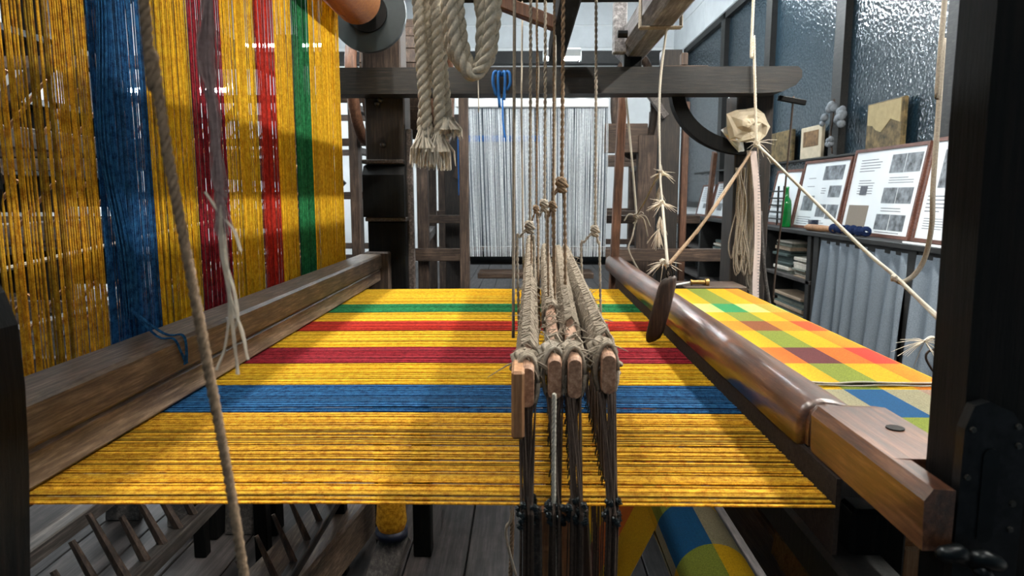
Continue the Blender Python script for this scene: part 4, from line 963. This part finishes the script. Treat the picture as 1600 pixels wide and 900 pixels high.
# framed posters leaning on the window
def poster(pxa, pxb, label, hgt, photos, text, extra=None, X=2.44, tilt=.10):
    pa_ = P(pxa, 380, X=X).y; pb_ = P(pxb, 380, X=X).y     # pa_ further (left), pb_ nearer (right)
    W = pa_ - pb_; r = root_at('framed_poster', (X, (pa_ + pb_) / 2, TOPZ), label, 'poster')
    def pt(u, v, d=0): return Vector((X + tilt * v - d, pa_ - u * W, TOPZ + .002 + v * hgt))
    def panel(u0, u1, v0, v1, d0, d1, nm, mt, par):
        vs = [pt(u, v, d) for d in (d0, d1) for u, v in ((u0, v0), (u1, v0), (u1, v1), (u0, v1))]
        return MB().add(vs, [(0, 1, 2, 3), (7, 6, 5, 4), (0, 4, 5, 1), (1, 5, 6, 2), (2, 6, 7, 3), (3, 7, 4, 0)]).build(nm, mt, par)
    fu = .022 / W; fv = .022 / hgt
    for (a, b, c, d) in ((0, fu, 0, 1), (1 - fu, 1, 0, 1), (fu, 1 - fu, 0, fv), (fu, 1 - fu, 1 - fv, 1)): panel(a, b, c, d, 0, .022, 'frame_rail', 'frame_wood', r)
    s_ = panel(fu, 1 - fu, fv, 1 - fv, .002, .012, 'sheet', 'poster_sheet', r)
    for (u0, u1, v0, v1) in photos: panel(u0, u1, v0, v1, .012, .0135, 'photo', 'photo_bw', s_)
    if text:
        m = MB()
        for (u0, u1, v0, v1, n_) in text:
            for k in range(n_):
                v = v0 + (v1 - v0) * (k + .5) / n_; ue = u1 - (u1 - u0) * (.35 * R.random() if k in (0, n_ - 1) else .1 * R.random()); hv = (v1 - v0) / n_ * .13
                vs = [pt(u, vv, .0128) for u, vv in ((u0, v - hv), (ue, v - hv), (ue, v + hv), (u0, v + hv))]; m.add(vs, [(0, 1, 2, 3)])
        m.build('text_lines', 'ink', s_)['kind'] = 'stuff'
    if extra:
        for (u0, u1, v0, v1, mt, nm) in extra: panel(u0, u1, v0, v1, .012, .016, nm, mt, s_)
poster(1427, 1530, 'framed poster with one tall dark photograph beside the dark sword', .63, [(.22, .52, .52, .88)], [(.1, .45, .28, .46, 5), (.12, .5, .12, .24, 5)])
poster(1312, 1422, 'framed poster with rows of photographs and a grey cloth swatch', .62, [(.56, .74, .70, .90), (.75, .94, .70, .90), (.54, .72, .37, .54), (.73, .92, .37, .54), (.52, .70, .08, .25), (.71, .90, .08, .25)],
       [(.12, .45, .72, .88, 5), (.58, .92, .58, .66, 3), (.56, .9, .27, .33, 2), (.15, .40, .46, .64, 6), (.54, .9, .04, .07, 1)], [(.08, .38, .03, .34, 'fabric_sample', 'cloth_swatch'), (.20, .30, .46, .56, 'ink', 'small_print')])
poster(1238, 1308, 'framed poster with five scattered photographs behind the green bottle', .58, [(.48, .88, .70, .90), (.66, .90, .46, .62), (.12, .38, .26, .48), (.48, .68, .18, .36), (.70, .92, .16, .36)], [(.16, .40, .72, .75, 1), (.16, .40, .60, .63, 1), (.5, .6, .5, .6, 3), (.08, .40, .05, .18, 4), (.5, .7, .05, .14, 3)])
poster(1197, 1236, 'plain white framed sheet behind the black wire rack', .52, [], [])
poster(1109, 1134, 'small white poster with text behind the leaning post stick', .45, [(.3, .6, .2, .4)], [(.15, .85, .5, .9, 7)])
poster(1087, 1106, 'small white poster far along the worktop', .42, [(.4, .6, .25, .4)], [(.15, .85, .45, .9, 7)])
tag(MB().bar(P(1105, 332, X=2.34) - Vector((0, 0, .12)), P(1117, 238, X=2.34), .10, .05, (1, 0, 0), .006).build('wooden_stick', 'sword_red'), 'reddish brown stick leaning before the small posters', 'stick')
# pictures on top of the posters
def picture(pxa, pxb, y0p, y1p, label, mat, frame_=None, X=2.55, dark=False):
    a = P(pxa, y1p, X=X); b = P(pxb, y1p, X=X); zt_ = P((pxa + pxb) / 2, y0p, X=X).z; zb_ = 1.53
    r = root_at('picture', (X, (a.y + b.y) / 2, zb_), label, 'picture')
    MB().box(X, X + .03, b.y, a.y, zb_, zt_, .004).build('backing', frame_ or mat, r)
    dy = (a.y - b.y); dz_ = zt_ - zb_; mg = .14 if frame_ else .02
    MB().box(X - .004, X, b.y + dy * mg, a.y - dy * mg, zb_ + dz_ * (mg if not frame_ else .38), zt_ - dz_ * mg, .001).build('image', mat, r)
    return r, X, a.y, b.y, zb_, zt_
r, X_, ya, yb, zb_, zt_ = picture(1352, 1408, 158, 228, 'square landscape painting with a dark mountain on the window ledge', 'painting_green')
MB().prism([(ya - (ya - yb) * u, zb_ + (zt_ - zb_) * v) for u, v in ((.05, .55), (.2, .52), (.3, .42), (.45, .36), (.6, .50), (.7, .6), (.95, .5), (.95, .97), (.05, .97))], X_ - .008, X_ - .004, 'x').build('painted_sky', 'canvas_light', r)
picture(1250, 1282, 198, 242, 'small brown photograph in a cream mount beside the cotton sprig', 'painting', 'cream_paper')
picture(1203, 1236, 206, 252, 'small faded green painting beside the right post', 'painting_green')
# ledge carrying the pictures
tag(MB().box(2.545, 2.6, 3.3, 10.4, 1.51, 1.53, .003).build('window_ledge', 'cabinet_wood'), 'narrow dark ledge under the windows behind the posters', 'ledge')
cs = root_at('cotton_sprig', P(1305, 240, X=2.53), 'dried cotton sprig with fluffy bolls hanging on the window post', 'plant')
MB().tube(smooth([P(1300, 240, X=2.53), P(1298, 210, X=2.53), P(1302, 180, X=2.53), P(1303, 155, X=2.53)], 5), .007, 6).build('stem', 'old_wood', cs)
rg = random.Random(77)
for k, (a_, b_, s_) in enumerate([(1301, 165, .05), (1313, 178, .055), (1312, 192, .045), (1287, 188, .045), (1297, 222, .04)]):
    c = P(a_, b_, X=2.51); m = MB()
    for q in range(6):
        o_ = Vector((rg.uniform(-.3, .3), rg.uniform(-1, 1), rg.uniform(-1, 1))) * s_ * .7; n_ = 8; rr_ = s_ * rg.uniform(.5, .75)
        m.loft([[(c.x + o_.x + rr_ * math.sin(ph) * math.cos(t), c.y + o_.y + rr_ * math.sin(ph) * math.sin(t), c.z + o_.z + rr_ * math.cos(ph)) for t in [2 * math.pi * j / n_ for j in range(n_)]] for ph in [math.pi * (i + .1) / 5.2 for i in range(6)]])
    m.build('cotton_boll', 'cotton', cs, True)
# bottle, rack, mug, yarn pile on the worktop
c = P(1227, 360, X=2.36); c.z = TOPZ
bo2 = root_at('bottle', c, 'green glass bottle standing on the worktop beside the wire rack', 'bottle')
MB().tube([c + Vector((0, 0, h)) for h in (0, .01, .20, .235, .27, .34, .345, .36)], [.04, .043, .043, .038, .018, .014, .017, .016], 20).build('glass_body', 'green_glass', bo2, True)
c = P(1210, 355, X=2.42); c.z = TOPZ; wr_ = root_at('wire_rack', c, 'black wire rack standing on the worktop behind the bottle', 'rack')
for k in range(5): MB().tube([c + Vector((0, -.20, .06 + .065 * k)), c + Vector((0, .20, .06 + .065 * k))], .008, 6).build('wire', 'black_metal', wr_)
for k in (-.2, -.06, .2): MB().tube([c + Vector((0, k, 0)), c + Vector((0, k, .37))], .009, 6).build('upright', 'black_metal', wr_)
c = P(1270, 358, X=2.36); c.z = TOPZ
mg = root_at('mug', c, 'dark navy mug on the worktop before the five-photo poster', 'mug')
MB().tube([c, c + Vector((0, 0, .01)), c + Vector((0, 0, .085)), c + Vector((0, 0, .086)), c + Vector((0, 0, .03))], [.036, .038, .04, .036, .034], 18).build('cup', 'navy_paint', mg, True)
MB().tube([c + Vector((0, -.038 - .022 * math.sin(t), .045 + .028 * math.cos(t))) for t in [math.pi * k / 8 for k in range(9)]], .005, 6).build('handle', 'navy_paint', mg, True)
rg = random.Random(6)
for k in range(6):
    c = P(1302 + k * 10, 372, X=2.33 + .02 * (k % 2)); c.z = TOPZ + .038; m = MB()
    for q in range(4):
        nrm = Vector((rg.gauss(0, 1), rg.gauss(0, 1), rg.gauss(0, 1))).normalized(); u = nrm.orthogonal().normalized(); v = nrm.cross(u)
        pts = []
        for j in range(60):
            t = j * .7; pts.append(c + (u * math.cos(t) + v * math.sin(t)) * .032 + nrm * .012 * math.sin(j * .21))
        m.tube(pts, .004, 4)
    tag(m.build('yarn_ball', 'navy_yarn', None, True), 'dark navy ball of yarn in the heap under the swatch poster', 'yarn ball', 'navy yarn balls on the worktop')
c = P(1270, 372, X=2.29); sh_ = root_at('shuttle', (c.x, c.y, TOPZ), 'brown wooden shuttle lying on the worktop edge before the navy yarn', 'shuttle')
a = P(1257, 374, X=2.30); b = P(1325, 364, X=2.36); a.z = TOPZ + .028; b.z = TOPZ + .028
MB().tube([a, a.lerp(b, .08), a.lerp(b, .3), a.lerp(b, .7), b], [.012, .026, .028, .022, .006], 10).build('shuttle_body', 'light_wood', sh_, True)
tag(MB().box(2.275, 2.295, 3.7, 4.15, TOPZ, TOPZ + .012, .002).build('loose_sheet', 'paper'), 'flat pale sheet lying at the worktop edge', 'paper')
